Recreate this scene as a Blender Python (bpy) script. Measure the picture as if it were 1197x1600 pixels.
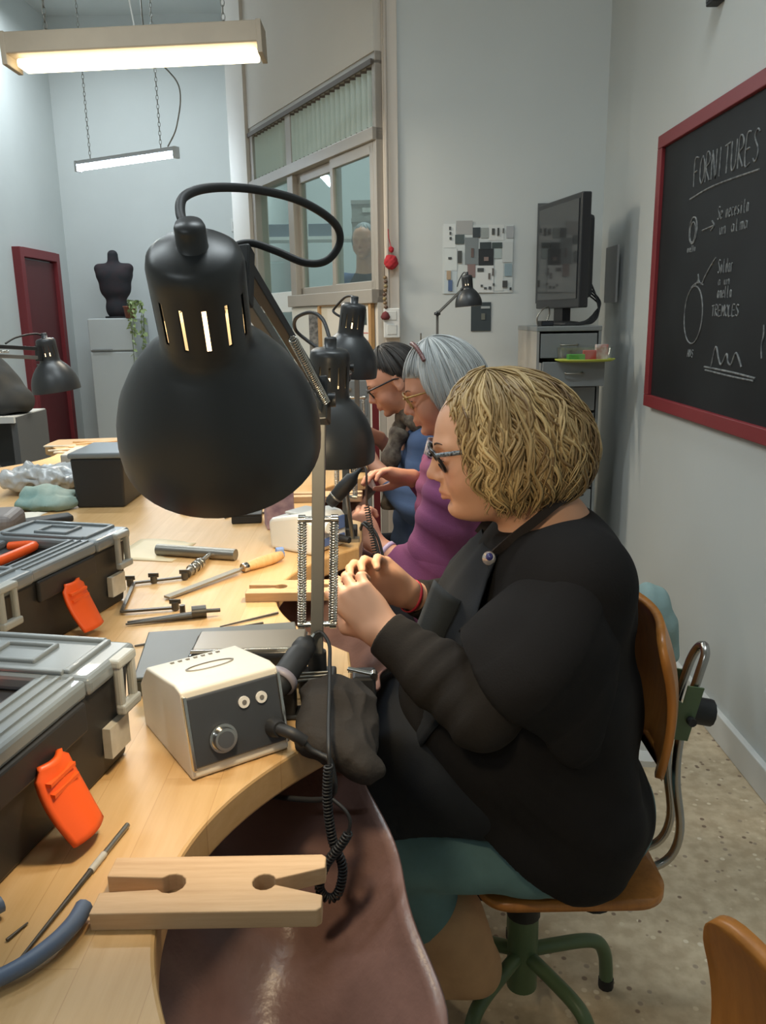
import bpy, bmesh, math, random
import numpy as np
from mathutils import Vector, Matrix, Euler

for o in list(bpy.data.objects):
    bpy.data.objects.remove(o, do_unlink=True)
SC = bpy.context.scene
COL = SC.collection
PI = math.pi

# ------------------------------------------------------------------ camera
cam_d = bpy.data.cameras.new('camera')
cam_d.sensor_fit = 'VERTICAL'
cam_d.sensor_height = 36.0
cam_d.lens = 36.0 * 1280.0 / 1600.0
cam_d.clip_start = 0.02
cam_o = bpy.data.objects.new('camera', cam_d)
COL.objects.link(cam_o)
_p, _r = math.radians(13.4), math.radians(0.95)
_fw = Vector((0, math.cos(_p), -math.sin(_p)))
_up = Vector((0, math.sin(_p), math.cos(_p)))
_rt = Vector((1, 0, 0))
_r2 = _rt * math.cos(_r) - _up * math.sin(_r)
_u2 = _up * math.cos(_r) + _rt * math.sin(_r)
_m = Matrix((_r2, _u2, -_fw)).transposed().to_4x4()
_m.translation = Vector((0, 0, 1.40))
cam_o.matrix_world = _m
SC.camera = cam_o

# ------------------------------------------------------------------ world, big lights, exposure
SC.view_settings.view_transform = 'Standard'
SC.view_settings.look = 'None'
SC.view_settings.gamma = 1.0
SC.view_settings.use_curve_mapping = False
SC.view_settings.exposure = 0.0
w = bpy.data.worlds.new('world'); SC.world = w; w.use_nodes = True
w.node_tree.nodes['Background'].inputs[0].default_value = (0.75, 0.85, 0.9, 1)
w.node_tree.nodes['Background'].inputs[1].default_value = 0.05


def area_light(name, loc, size, size_y, power, color, rot=(0, 0, 0)):
    d = bpy.data.lights.new(name, 'AREA'); d.shape = 'RECTANGLE'
    d.size = size; d.size_y = size_y; d.energy = power; d.color = color
    o = bpy.data.objects.new(name, d); COL.objects.link(o)
    o.location = loc; o.rotation_euler = rot
    return o


# batten in view (fixture further down), likely tubes out of frame, unseen fills added
COOL_WHITE = (0.86, 0.96, 1.0)
area_light('tube_and_fill_light', (-1.05, 3.90, 2.40), 1.08, 0.05, 24, (1.0, 0.90, 0.74))
area_light('tube_and_fill_light', (-1.3, 1.2, 2.75), 1.2, 0.10, 16, COOL_WHITE)
area_light('tube_and_fill_light', (-1.2, -1.2, 2.75), 1.2, 0.10, 16, COOL_WHITE)
area_light('tube_and_fill_light', (-1.2, 2.9, 2.90), 1.2, 0.10, 17, COOL_WHITE)  # unseen light added above the view to brighten the back wall
area_light('tube_and_fill_light', (0.30, 1.5, 4.25), 1.2, 0.30, 42, COOL_WHITE)  # unseen overhead light added to brighten the floor
area_light('tube_and_fill_light', (-2.5, 7.6, 4.15), 1.2, 0.30, 52, (0.84, 0.94, 1.0))  # unseen light added near the ceiling to brighten the far walls
area_light('tube_and_fill_light', (0.3, 6.6, 4.15), 1.2, 0.10, 80, COOL_WHITE)  # unseen light added so the partition panes look brighter from behind


# ------------------------------------------------------------------ materials
def lin(c):
    if isinstance(c, str):
        c = c.lstrip('#'); c = [int(c[i:i + 2], 16) / 255 for i in (0, 2, 4)]
    return tuple((v / 12.92 if v <= 0.04045 else ((v + 0.055) / 1.055) ** 2.4) for v in c) + (1.0,)


MATS = {}


def mat(name, color, rough=0.6, metal=0.0, var=0.0, scale=8.0, color2=None, bump=0.0, bscale=60.0,
        spec=0.5, emit=None, estr=0.0, sheen=0.0, coat=0.0, sss=0.0, stretch=(1, 1, 1), detail=4.0):
    """Principled material with a noise-driven second tone and fine noise relief."""
    if name in MATS:
        return MATS[name]
    m = bpy.data.materials.new(name); m.use_nodes = True
    nt = m.node_tree; b = nt.nodes['Principled BSDF']
    b.inputs['Base Color'].default_value = lin(color)
    b.inputs['Roughness'].default_value = rough
    b.inputs['Metallic'].default_value = metal
    b.inputs['Specular IOR Level'].default_value = spec
    if sheen: b.inputs['Sheen Weight'].default_value = sheen
    if coat: b.inputs['Coat Weight'].default_value = coat
    if sss:
        b.inputs['Subsurface Weight'].default_value = sss
        b.inputs['Subsurface Radius'].default_value = (0.012, 0.005, 0.003)
        b.inputs['Subsurface Scale'].default_value = 1.0
    if emit:
        b.inputs['Emission Color'].default_value = lin(emit)
        b.inputs['Emission Strength'].default_value = estr
    tc = nt.nodes.new('ShaderNodeTexCoord')
    mp = nt.nodes.new('ShaderNodeMapping'); mp.inputs['Scale'].default_value = stretch
    nt.links.new(tc.outputs['Object'], mp.inputs['Vector'])
    if var or color2:
        n = nt.nodes.new('ShaderNodeTexNoise'); n.inputs['Scale'].default_value = scale
        n.inputs['Detail'].default_value = detail
        nt.links.new(mp.outputs[0], n.inputs['Vector'])
        r = nt.nodes.new('ShaderNodeValToRGB')
        c1 = lin(color)
        c2 = lin(color2) if color2 else tuple(max(0, v * (1 - var)) for v in c1[:3]) + (1,)
        r.color_ramp.elements[0].position = 0.35; r.color_ramp.elements[1].position = 0.68
        r.color_ramp.elements[0].color = c1; r.color_ramp.elements[1].color = c2
        nt.links.new(n.outputs['Fac'], r.inputs[0]); nt.links.new(r.outputs[0], b.inputs['Base Color'])
    if bump:
        n = nt.nodes.new('ShaderNodeTexNoise'); n.inputs['Scale'].default_value = bscale
        n.inputs['Detail'].default_value = 3
        nt.links.new(mp.outputs[0], n.inputs['Vector'])
        bp = nt.nodes.new('ShaderNodeBump'); bp.inputs['Strength'].default_value = bump
        bp.inputs['Distance'].default_value = 0.004
        nt.links.new(n.outputs['Fac'], bp.inputs['Height']); nt.links.new(bp.outputs[0], b.inputs['Normal'])
    MATS[name] = m
    return m


def wood(name, c1, c2, axis='Y', scale=1.0, rough=0.45, stave=0.0):
    """Long-grain wood along one local axis, with optional glued staves of differing tone."""
    if name in MATS: return MATS[name]
    m = bpy.data.materials.new(name); m.use_nodes = True
    nt = m.node_tree; b = nt.nodes['Principled BSDF']; L = nt.links
    b.inputs['Roughness'].default_value = rough
    tc = nt.nodes.new('ShaderNodeTexCoord'); mp = nt.nodes.new('ShaderNodeMapping')
    st = {'X': (0.6, 9, 9), 'Y': (9, 0.6, 9), 'Z': (9, 9, 0.6)}[axis]
    mp.inputs['Scale'].default_value = tuple(v * scale for v in st)
    L.new(tc.outputs['Object'], mp.inputs[0])
    n = nt.nodes.new('ShaderNodeTexNoise'); n.inputs['Scale'].default_value = 6; n.inputs['Detail'].default_value = 8
    n.inputs['Roughness'].default_value = 0.65
    L.new(mp.outputs[0], n.inputs['Vector'])
    r = nt.nodes.new('ShaderNodeValToRGB')
    r.color_ramp.elements[0].position = 0.3; r.color_ramp.elements[1].position = 0.75
    r.color_ramp.elements[0].color = lin(c1); r.color_ramp.elements[1].color = lin(c2)
    L.new(n.outputs['Fac'], r.inputs[0])
    out = r.outputs[0]
    if stave:
        mp2 = nt.nodes.new('ShaderNodeMapping')
        mp2.inputs['Rotation'].default_value = (0, 0, PI / 2 if axis == 'Y' else 0)
        L.new(tc.outputs['Object'], mp2.inputs[0])
        bk = nt.nodes.new('ShaderNodeTexBrick')
        bk.inputs['Scale'].default_value = 1.0; bk.inputs['Mortar Size'].default_value = 0.0004
        bk.inputs['Brick Width'].default_value = 0.55; bk.inputs['Row Height'].default_value = stave
        bk.inputs['Color1'].default_value = (1, 1, 1, 1); bk.inputs['Color2'].default_value = (0.90, 0.86, 0.80, 1)
        bk.inputs['Mortar'].default_value = (0.78, 0.70, 0.60, 1)
        L.new(mp2.outputs[0], bk.inputs['Vector'])
        mx = nt.nodes.new('ShaderNodeMix'); mx.data_type = 'RGBA'; mx.blend_type = 'MULTIPLY'
        mx.inputs[0].default_value = 1.0
        L.new(out, mx.inputs[6]); L.new(bk.outputs['Color'], mx.inputs[7]); out = mx.outputs[2]
    L.new(out, b.inputs['Base Color'])
    bp = nt.nodes.new('ShaderNodeBump'); bp.inputs['Strength'].default_value = 0.08; bp.inputs['Distance'].default_value = 0.003
    L.new(n.outputs['Fac'], bp.inputs['Height']); L.new(bp.outputs[0], b.inputs['Normal'])
    MATS[name] = m
    return m


def glass(name, tint=(0.9, 0.97, 0.96), gloss=0.12, rough=0.02):
    if name in MATS: return MATS[name]
    m = bpy.data.materials.new(name); m.use_nodes = True
    nt = m.node_tree; nt.nodes.clear(); L = nt.links
    o = nt.nodes.new('ShaderNodeOutputMaterial'); mx = nt.nodes.new('ShaderNodeMixShader')
    t = nt.nodes.new('ShaderNodeBsdfTransparent'); g = nt.nodes.new('ShaderNodeBsdfGlossy')
    t.inputs[0].default_value = tint + (1,); g.inputs['Roughness'].default_value = rough
    mx.inputs[0].default_value = gloss
    L.new(t.outputs[0], mx.inputs[1]); L.new(g.outputs[0], mx.inputs[2]); L.new(mx.outputs[0], o.inputs[0])
    MATS[name] = m
    return m


def tinted(name, base, attr='tint', c2='#ffffff', rough=0.5, spec=0.4):
    """Colour runs between two tones along a per-vertex attribute (strand to strand colour)."""
    if name in MATS: return MATS[name]
    m = bpy.data.materials.new(name); m.use_nodes = True
    nt = m.node_tree; b = nt.nodes['Principled BSDF']
    a = nt.nodes.new('ShaderNodeAttribute'); a.attribute_name = attr
    r = nt.nodes.new('ShaderNodeValToRGB')
    r.color_ramp.elements[0].color = lin(base); r.color_ramp.elements[1].color = lin(c2)
    nt.links.new(a.outputs['Fac'], r.inputs[0]); nt.links.new(r.outputs[0], b.inputs['Base Color'])
    b.inputs['Roughness'].default_value = rough; b.inputs['Specular IOR Level'].default_value = spec
    MATS[name] = m
    return m


# ------------------------------------------------------------------ mesh building
def V(*a): return Vector(a)


def frame_of(d):
    d = Vector(d).normalized()
    a = Vector((0, 0, 1)) if abs(d.z) < 0.9 else Vector((1, 0, 0))
    u = a.cross(d).normalized(); v = d.cross(u)
    return u, v, d


class MB:
    """Collects shapes and links them as one mesh object."""
    def __init__(self):
        self.v = []; self.f = []; self.s = []

    def add(self, vs, fs, smooth=False, M=None):
        o = len(self.v)
        for p in vs:
            p = Vector(p)
            self.v.append(tuple(M @ p) if M is not None else tuple(p))
        for f in fs:
            self.f.append(tuple(o + i for i in f)); self.s.append(smooth)
        return self

    def box(self, c, size, rz=0.0, M=None):
        x, y, z = (s / 2 for s in size)
        vs = [(-x, -y, -z), (x, -y, -z), (x, y, -z), (-x, y, -z), (-x, -y, z), (x, -y, z), (x, y, z), (-x, y, z)]
        fs = [(0, 3, 2, 1), (4, 5, 6, 7), (0, 1, 5, 4), (1, 2, 6, 5), (2, 3, 7, 6), (3, 0, 4, 7)]
        T = Matrix.Translation(c) @ Matrix.Rotation(rz, 4, 'Z')
        return self.add(vs, fs, False, (M @ T) if M is not None else T)

    def bar(self, a, b, w, h, up=(0, 0, 1)):
        """Rectangular bar from a to b; w across, h along up."""
        a, b = Vector(a), Vector(b); d = (b - a).normalized()
        up = Vector(up)
        if abs(d.dot(up.normalized())) > 0.98: up = Vector((0, 1, 0))
        s = d.cross(up).normalized(); u = s.cross(d).normalized()
        vs = []
        for p in (a, b):
            for i, j in ((-1, -1), (1, -1), (1, 1), (-1, 1)):
                vs.append(p + s * (i * w / 2) + u * (j * h / 2))
        fs = [(3, 2, 1, 0), (4, 5, 6, 7)] + [(i, (i + 1) % 4, 4 + (i + 1) % 4, 4 + i) for i in range(4)]
        return self.add(vs, fs)

    def cyl(self, a, b, r0, r1=None, n=16, caps=True, smooth=True):
        r1 = r0 if r1 is None else r1
        a, b = Vector(a), Vector(b); u, v, d = frame_of(b - a)
        vs = []
        for p, r in ((a, r0), (b, r1)):
            for i in range(n):
                t = 2 * PI * i / n
                vs.append(p + u * (r * math.cos(t)) + v * (r * math.sin(t)))
        fs = [(i, (i + 1) % n, n + (i + 1) % n, n + i) for i in range(n)]
        self.add(vs, fs, smooth)
        if caps:
            self.add(vs[:n], [tuple(reversed(range(n)))]); self.add(vs[n:], [tuple(range(n))])
        return self

    def lathe(self, prof, n=32, M=None, smooth=True, close=True):
        """Revolve (r, z) profile about local z."""
        vs = []; fs = []
        k = len(prof)
        for i in range(n):
            t = 2 * PI * i / n
            for r, z in prof:
                vs.append((r * math.cos(t), r * math.sin(t), z))
        for i in range(n):
            j = (i + 1) % n
            for q in range(k - 1):
                fs.append((i * k + q, j * k + q, j * k + q + 1, i * k + q + 1))
        return self.add(vs, fs, smooth, M)

    def tube(self, pts, r, n=8, closed=False, caps=True, taper=None):
        pts = [Vector(p) for p in pts]; N = len(pts)
        vs = []; fs = []
        u = None
        for i, p in enumerate(pts):
            if closed: d = pts[(i + 1) % N] - pts[i - 1]
            else: d = pts[min(i + 1, N - 1)] - pts[max(i - 1, 0)]
            if d.length < 1e-9: d = Vector((0, 0, 1))
            d.normalize()
            if u is None: u = frame_of(d)[0]
            u = (u - d * u.dot(d))
            if u.length < 1e-6: u = frame_of(d)[0]
            u.normalize(); v = d.cross(u)
            rr = r if not callable(r) else r(i / max(1, N - 1))
            for k in range(n):
                t = 2 * PI * k / n
                vs.append(p + u * (rr * math.cos(t)) + v * (rr * math.sin(t)))
        m = N if closed else N - 1
        for i in range(m):
            j = (i + 1) % N
            for k in range(n):
                fs.append((i * n + k, i * n + (k + 1) % n, j * n + (k + 1) % n, j * n + k))
        self.add(vs, fs, True)
        if caps and not closed:
            self.add(vs[:n], [tuple(reversed(range(n)))]); self.add(vs[-n:], [tuple(range(n))])
        return self

    def prism(self, poly, z0, z1, M=None):
        """Extrude a 2-D polygon (counter-clockwise) from z0 to z1."""
        n = len(poly)
        vs = [(x, y, z0) for x, y in poly] + [(x, y, z1) for x, y in poly]
        fs = [tuple(reversed(range(n))), tuple(range(n, 2 * n))] + [(i, (i + 1) % n, n + (i + 1) % n, n + i) for i in range(n)]
        return self.add(vs, fs, False, M)

    def grid(self, fn, nu, nv, thick=0.0, smooth=True):
        """Surface fn(u, v) for u, v in 0..1; a thickness gives it a back."""
        P = [[Vector(fn(i / nu, j / nv)) for j in range(nv + 1)] for i in range(nu + 1)]
        W = nv + 1
        vs = [p for row in P for p in row]
        fs = [(i * W + j, (i + 1) * W + j, (i + 1) * W + j + 1, i * W + j + 1) for i in range(nu) for j in range(nv)]
        if not thick: return self.add(vs, fs, smooth)
        nr = []
        for i in range(nu + 1):
            for j in range(nv + 1):
                a = P[min(i + 1, nu)][j] - P[max(i - 1, 0)][j]; b = P[i][min(j + 1, nv)] - P[i][max(j - 1, 0)]
                c = a.cross(b); nr.append(c.normalized() if c.length > 1e-12 else Vector((0, 0, 1)))
        N = len(vs)
        vs2 = vs + [p - n * thick for p, n in zip(vs, nr)]
        fs2 = fs + [tuple(N + i for i in reversed(f)) for f in fs]
        rim = [i * W for i in range(nu + 1)] + [nu * W + j for j in range(1, W)] + [i * W + nv for i in range(nu - 1, -1, -1)] + [j for j in range(nv - 1, 0, -1)]
        for a, b in zip(rim, rim[1:] + rim[:1]): fs2.append((b, a, a + N, b + N))
        return self.add(vs2, fs2, smooth)

    def build(self, name, m, parent=None, bevel=0.0, seg=2, subsurf=0, loc=None, rot=None, auto=True):
        me = bpy.data.meshes.new(name)
        me.from_pydata(self.v, [], self.f)
        me.polygons.foreach_set('use_smooth', self.s)
        me.update()
        o = bpy.data.objects.new(name, me); COL.objects.link(o)
        if m is not None:
            for q in (m if isinstance(m, (list, tuple)) else [m]): me.materials.append(q)
        if parent is not None: o.parent = parent
        if loc is not None: o.location = loc
        if rot is not None: o.rotation_euler = rot
        if bevel:
            d = o.modifiers.new('bevel', 'BEVEL'); d.width = bevel; d.segments = seg; d.limit_method = 'ANGLE'
            d.angle_limit = math.radians(40)
        if subsurf:
            d = o.modifiers.new('subsurf', 'SUBSURF'); d.levels = subsurf; d.render_levels = subsurf
        return o


def B(c, size, rz=0.0): return MB().box(c, size, rz)


def tag(o, label, cat, group=None):
    o['label'] = label; o['category'] = cat
    if group: o['group'] = group
    return o


def thing(name, label, cat, loc=(0, 0, 0), rotz=0.0, group=None):
    o = bpy.data.objects.new(name, None); COL.objects.link(o)
    o.empty_display_size = 0.05
    o.location = loc; o.rotation_euler = (0, 0, rotz)
    return tag(o, label, cat, group)


def struct(o, label=None):
    o['kind'] = 'structure'
    if label: o['label'] = label
    return o


def dup(root, loc, rotz, label, group=None):
    r = root.copy(); COL.objects.link(r); r.location = loc; r.rotation_euler = (0, 0, rotz)
    r['label'] = label
    if group: r['group'] = group
    for ch in list(root.children):
        c = ch.copy(); COL.objects.link(c); c.parent = r
        for g in list(ch.children):
            d = g.copy(); COL.objects.link(d); d.parent = c
    return r


def spline(pts, n=12, closed=False):
    """Catmull-Rom through points."""
    P = [Vector(p) for p in pts]; out = []
    N = len(P)
    for i in range(N if closed else N - 1):
        if closed: a, b, c, d = P[i - 1], P[i], P[(i + 1) % N], P[(i + 2) % N]
        else: a, b, c, d = P[max(i - 1, 0)], P[i], P[i + 1], P[min(i + 2, N - 1)]
        for k in range(n):
            t = k / n
            out.append(0.5 * ((2 * b) + (c - a) * t + (2 * a - 5 * b + 4 * c - d) * t * t + (3 * b - a - 3 * c + d) * t ** 3))
    if not closed: out.append(P[-1])
    return out


def coil(pts, r, turns, n_per=10):
    """Helix of radius r about the polyline pts."""
    P = spline(pts, 24); L = [0]
    for a, b in zip(P, P[1:]): L.append(L[-1] + (b - a).length)
    out = []; N = int(turns * n_per); u = None; k = 0
    for i in range(N + 1):
        s = L[-1] * i / N
        while k < len(L) - 2 and L[k + 1] < s: k += 1
        t = (s - L[k]) / max(1e-9, L[k + 1] - L[k])
        p = P[k].lerp(P[k + 1], t); d = (P[k + 1] - P[k]).normalized()
        if u is None: u = frame_of(d)[0]
        u = (u - d * u.dot(d)).normalized(); v = d.cross(u)
        a = 2 * PI * i / n_per
        out.append(p + u * (r * math.cos(a)) + v * (r * math.sin(a)))
    return out

# ================================================================== the room
M_wall = mat('wall_paint', '#c9cdcb', 0.75, var=0.06, scale=1.2, bump=0.05, bscale=40)
M_wallw = mat('wall_paint_warm', '#cfc9bf', 0.75, var=0.05, scale=1.2, bump=0.05, bscale=40)
M_white = mat('white_gloss_paint', '#d6d6d2', 0.45, var=0.05, scale=3)
M_alu = mat('painted_aluminium', '#a39c92', 0.45, metal=0.2, var=0.06, scale=4)
M_black = mat('black_metal_paint', '#26282a', 0.42, spec=0.5)
M_blackp = mat('black_plastic', '#202123', 0.55)
M_chrome = mat('chrome', '#d4d2cc', 0.16, metal=1.0)
M_steel = mat('brushed_steel', '#9a978f', 0.38, metal=0.9, var=0.15, scale=30)


def terrazzo():
    m = bpy.data.materials.new('terrazzo'); m.use_nodes = True
    nt = m.node_tree; b = nt.nodes['Principled BSDF']; L = nt.links
    tc = nt.nodes.new('ShaderNodeTexCoord')
    n = nt.nodes.new('ShaderNodeTexNoise'); n.inputs['Scale'].default_value = 26; n.inputs['Detail'].default_value = 6
    L.new(tc.outputs['Object'], n.inputs['Vector'])
    r = nt.nodes.new('ShaderNodeValToRGB')
    e = r.color_ramp.elements
    e[0].position = 0.36; e[0].color = lin('#cfbd9f'); e[1].position = 0.62; e[1].color = lin('#b8a486')
    L.new(n.outputs['Fac'], r.inputs[0])
    v = nt.nodes.new('ShaderNodeTexVoronoi'); v.inputs['Scale'].default_value = 34
    L.new(tc.outputs['Object'], v.inputs['Vector'])
    r2 = nt.nodes.new('ShaderNodeValToRGB')
    r2.color_ramp.elements[0].position = 0.17; r2.color_ramp.elements[0].color = (1, 1, 1, 1)
    r2.color_ramp.elements[1].position = 0.24; r2.color_ramp.elements[1].color = (0, 0, 0, 1)
    L.new(v.outputs['Distance'], r2.inputs[0])
    hs = nt.nodes.new('ShaderNodeSeparateColor'); L.new(v.outputs['Color'], hs.inputs[0])
    r3 = nt.nodes.new('ShaderNodeValToRGB'); r3.color_ramp.interpolation = 'CONSTANT'
    es = r3.color_ramp.elements
    es[0].position = 0; es[0].color = lin('#86705c'); es[1].position = 0.35; es[1].color = lin('#d6c6a8')
    q = es.new(0.6); q.color = lin('#a3917c'); q = es.new(0.8); q.color = lin('#ded0b6')
    L.new(hs.outputs[0], r3.inputs[0])
    mx = nt.nodes.new('ShaderNodeMix'); mx.data_type = 'RGBA'
    L.new(r2.outputs[0], mx.inputs[0]); L.new(r.outputs[0], mx.inputs[6]); L.new(r3.outputs[0], mx.inputs[7])
    L.new(mx.outputs[2], b.inputs['Base Color'])
    b.inputs['Roughness'].default_value = 0.42
    return m


struct(B((-0.2, 3.1, -0.05), (6.6, 12.6, 0.1)).build('floor', terrazzo()), 'beige terrazzo floor with brown chips')
struct(B((-0.2, 3.1, 4.45), (6.6, 12.6, 0.1)).build('ceiling', M_wall), 'high pale ceiling')
# right wall with the blackboard; beyond the step the wall lies a little further back
mb = MB(); mb.box((1.22, 0.455, 2.2), (0.2, 6.91, 4.4))
struct(mb.build('wall_right', M_wall), 'white wall carrying the blackboard')
struct(B((1.245, 4.205, 2.2), (0.2, 0.59, 4.4)).build('wall_right_recess', M_wall), 'shaded strip of wall behind the drawer cabinet')
struct(B((0.70, 4.50, 2.2), (1.19, 0.2, 4.4)).build('wall_back', M_wall), 'white wall with the pinned pictures')
struct(B((-3.45, 3.1, 2.2), (0.2, 12.2, 4.4)).build('wall_left', M_wall), 'white wall with the red door')
struct(B((-0.2, 9.3, 2.2), (6.6, 0.2, 4.4)).build('wall_far', M_wall), 'far white wall behind the fridge')
struct(B((-0.2, -3.1, 2.2), (6.6, 0.2, 4.4)).build('wall_front', M_wall), 'wall at the other end of the workshop')
struct(B((2.2, 6.9, 2.2), (0.2, 4.7, 4.4)).build('wall_side_room', M_wall), 'wall of the room behind the glass partition')
mb = MB(); mb.box((1.11, 0.455, 0.05), (0.022, 6.91, 0.10))
struct(mb.build('baseboard_right', M_white, bevel=0.004), 'white baseboard under the blackboard wall')

# glazed partition: runs from the corner post away to the left
PA = Vector((0.035, 4.40, 0)); PU = Vector((-0.4665, 0.8845, 0)).normalized(); PN = Vector((-PU.y, PU.x, 0))  # PN points to the workshop side
if PN.dot(Vector((-1, -1, 0))) < 0: PN = -PN
PROT = math.atan2(PU.y, PU.x)


def pbox(mb, s0, s1, z0, z1, t, off=0.0):
    c = PA + PU * ((s0 + s1) / 2) + PN * off; c.z = (z0 + z1) / 2
    return mb.box(c, (s1 - s0, t, z1 - z0), PROT)


mb = MB(); pbox(mb, 0.0, 1.16, 0, 1.50, 0.10); pbox(mb, 0.0, 2.2, 2.655, 4.4, 0.10); pbox(mb, 1.16, 2.2, 0, 0.4, 0.10)
struct(mb.build('wall_partition', M_wallw), 'cream wall below and above the glazed partition')
mb = MB(); pbox(mb, 1.86, 2.22, 0, 4.4, 0.14, 0.0)
struct(mb.build('wall_partition_pier', M_wallw), 'pier at the far end of the glazed partition')
c = PA + PU * 2.15
struct(B((c.x - 0.02, (c.y + 9.2) / 2 + 0.1, 2.2), (0.1, 9.2 - c.y, 4.4)).build('wall_partition_return', M_wall), 'wall behind the partition pier')
mb = MB(); mb.box((0.067, 4.405, 2.2), (0.075, 0.06, 4.4))
struct(mb.build('trim_1', mat('post_paint', '#d3c9bd', 0.6), bevel=0.004), 'cream corner post beside the partition')


def win(name, label):
    o = bpy.data.objects.new(name, None); COL.objects.link(o); struct(o, label)
    o.location = PA
    return o


M_pane = glass('window_glass', (0.86, 0.95, 0.93), 0.13)
M_slat = mat('blind_slat', '#c3cfc8', 0.6, var=0.05, scale=6)
M_dark = mat('dark_gasket', '#5d554d', 0.6)
wroot = win('window_1', 'glazed partition window with blinds above and sliding panes below')


def wpart(mb, name, m, bevel=0.003):
    # built in world coordinates, parented without moving
    for i, v in enumerate(mb.v): mb.v[i] = tuple(Vector(v) - PA)
    return mb.build(name, m, wroot, bevel=bevel)


mb = MB()
pbox(mb, 0.0, 1.86, 2.60, 2.66, 0.09); pbox(mb, 0.0, 1.86, 2.255, 2.315, 0.11, 0.01); pbox(mb, 0.0, 1.17, 1.47, 1.54, 0.13, 0.02)
pbox(mb, 0.0, 0.035, 1.5, 2.62, 0.09); pbox(mb, 1.11, 1.20, 0.4, 2.62, 0.09); pbox(mb, 1.80, 1.87, 0.4, 2.62, 0.09)
wpart(mb, 'window_frame', M_alu)
mb = MB()
for a, b, off in ((0.035, 0.56, 0.03), (0.53, 1.11, 0.0)):
    pbox(mb, a, b, 2.20, 2.255, 0.03, off); pbox(mb, a, b, 1.54, 1.585, 0.03, off)
    pbox(mb, a, a + 0.04, 1.54, 2.24, 0.03, off); pbox(mb, b - 0.04, b, 1.54, 2.24, 0.03, off)
wpart(mb, 'sliding_sash', M_alu)
for a, b, z0, z1, off in ((0.07, 0.53, 1.58, 2.21, 0.03), (0.57, 1.08, 1.58, 2.21, 0.0), (1.20, 1.80, 1.56, 2.255, 0.0), (1.20, 1.80, 0.5, 1.45, 0.0), (0.035, 1.11, 2.315, 2.60, -0.02), (1.20, 1.80, 2.315, 2.60, -0.02)):
    mb = MB(); pbox(mb, a, b, z0, z1, 0.006, off); wpart(mb, 'pane', M_pane, 0)
mb = MB(); pbox(mb, 1.20, 1.80, 1.44, 1.57, 0.05); pbox(mb, 1.20, 1.80, 0.4, 0.52, 0.05); wpart(mb, 'door_rail', mat('rail_white', '#d8dad6', 0.5))
mb = MB(); pbox(mb, 0.02, 1.86, 2.60, 2.625, 0.012, 0.052); wpart(mb, 'gasket', M_dark, 0)
# slanted vertical blind slats behind the upper panes, each with its clip above and weight below
slat_me = None
for i in range(17):
    s = 0.07 + i * 0.0635
    c = PA + PU * s + PN * 0.018; c.z = 2.457
    mb = MB(); mb.box((0, 0, 0), (0.060, 0.0025, 0.262)); o = mb.build('blind_slat', M_slat, wroot, loc=c - PA, rot=(0, 0, PROT + 0.95))
    mb = MB(); mb.box((0.012, -0.004, 0.136), (0.045, 0.010, 0.026)); mb.box((0.012, -0.004, -0.140), (0.045, 0.010, 0.022)); mb.build('slat_clip', M_dark, o)
for i in range(9):
    s = 1.23 + i * 0.0635
    c = PA + PU * s + PN * 0.018; c.z = 2.457
    mb = MB(); mb.box((0, 0, 0), (0.060, 0.0025, 0.262)); o = mb.build('blind_slat', M_slat, wroot, loc=c - PA, rot=(0, 0, PROT + 0.95))
    mb = MB(); mb.box((0.012, -0.004, 0.136), (0.045, 0.010, 0.026)); mb.box((0.012, -0.004, -0.140), (0.045, 0.010, 0.022)); mb.build('slat_clip', M_dark, o)

# red door in the left wall
d1 = bpy.data.objects.new('door_1', None); COL.objects.link(d1); struct(d1, 'dark red door in the left wall'); d1.location = (-3.35, 8.32, 0)
M_red = mat('red_door_paint', '#62262a', 0.5, var=0.12, scale=2)
M_redl = mat('red_frame_paint', '#7d2c31', 0.5, var=0.08, scale=2)
B((0.01, 0, 1.0), (0.05, 0.78, 1.96)).build('door_leaf', M_red, d1)
mb = MB(); mb.box((0.03, -0.435, 1.04), (0.09, 0.085, 2.08)); mb.box((0.03, 0.435, 1.04), (0.09, 0.085, 2.08)); mb.box((0.03, 0, 2.04), (0.09, 0.80, 0.085))
mb.build('door_frame', M_redl, d1, bevel=0.004)
mb = MB(); mb.cyl((0.03, -0.32, 1.0), (0.08, -0.32, 1.0), 0.012); mb.cyl((0.08, -0.33, 1.0), (0.08, -0.22, 1.0), 0.009); mb.build('door_handle', M_steel, d1)

# ================================================================== the long jeweller's bench
BZ = 0.90
EDGE = -0.05
STN = [-0.18, 0.645, 1.47, 2.295, 3.12]
M_bench = wood('bench_beech', '#d8b382', '#c79f69', 'Y', 1.0, 0.42, stave=0.062)
M_pin = wood('pin_wood', '#cfae88', '#b8946c', 'X', 2.2, 0.6)
M_leather = mat('brown_leather', '#7f625b', 0.36, var=0.35, scale=9, bump=0.35, bscale=55, spec=0.5)


def cut_profile(yc, x0, sgn):
    pts = []
    for k in range(-14, 15):
        dy = 0.30 * k / 14
        dep = max(0.0, 0.152 - 1.70 * dy * dy)
        pts.append((x0 - sgn * dep, yc + dy))
    return pts


def chaikin(P, n=2):
    for _ in range(n):
        Q = []
        for i in range(len(P)):
            a, b = P[i], P[(i + 1) % len(P)]
            Q += [(a[0] * .75 + b[0] * .25, a[1] * .75 + b[1] * .25), (a[0] * .25 + b[0] * .75, a[1] * .25 + b[1] * .75)]
        P = Q
    return P


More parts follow.
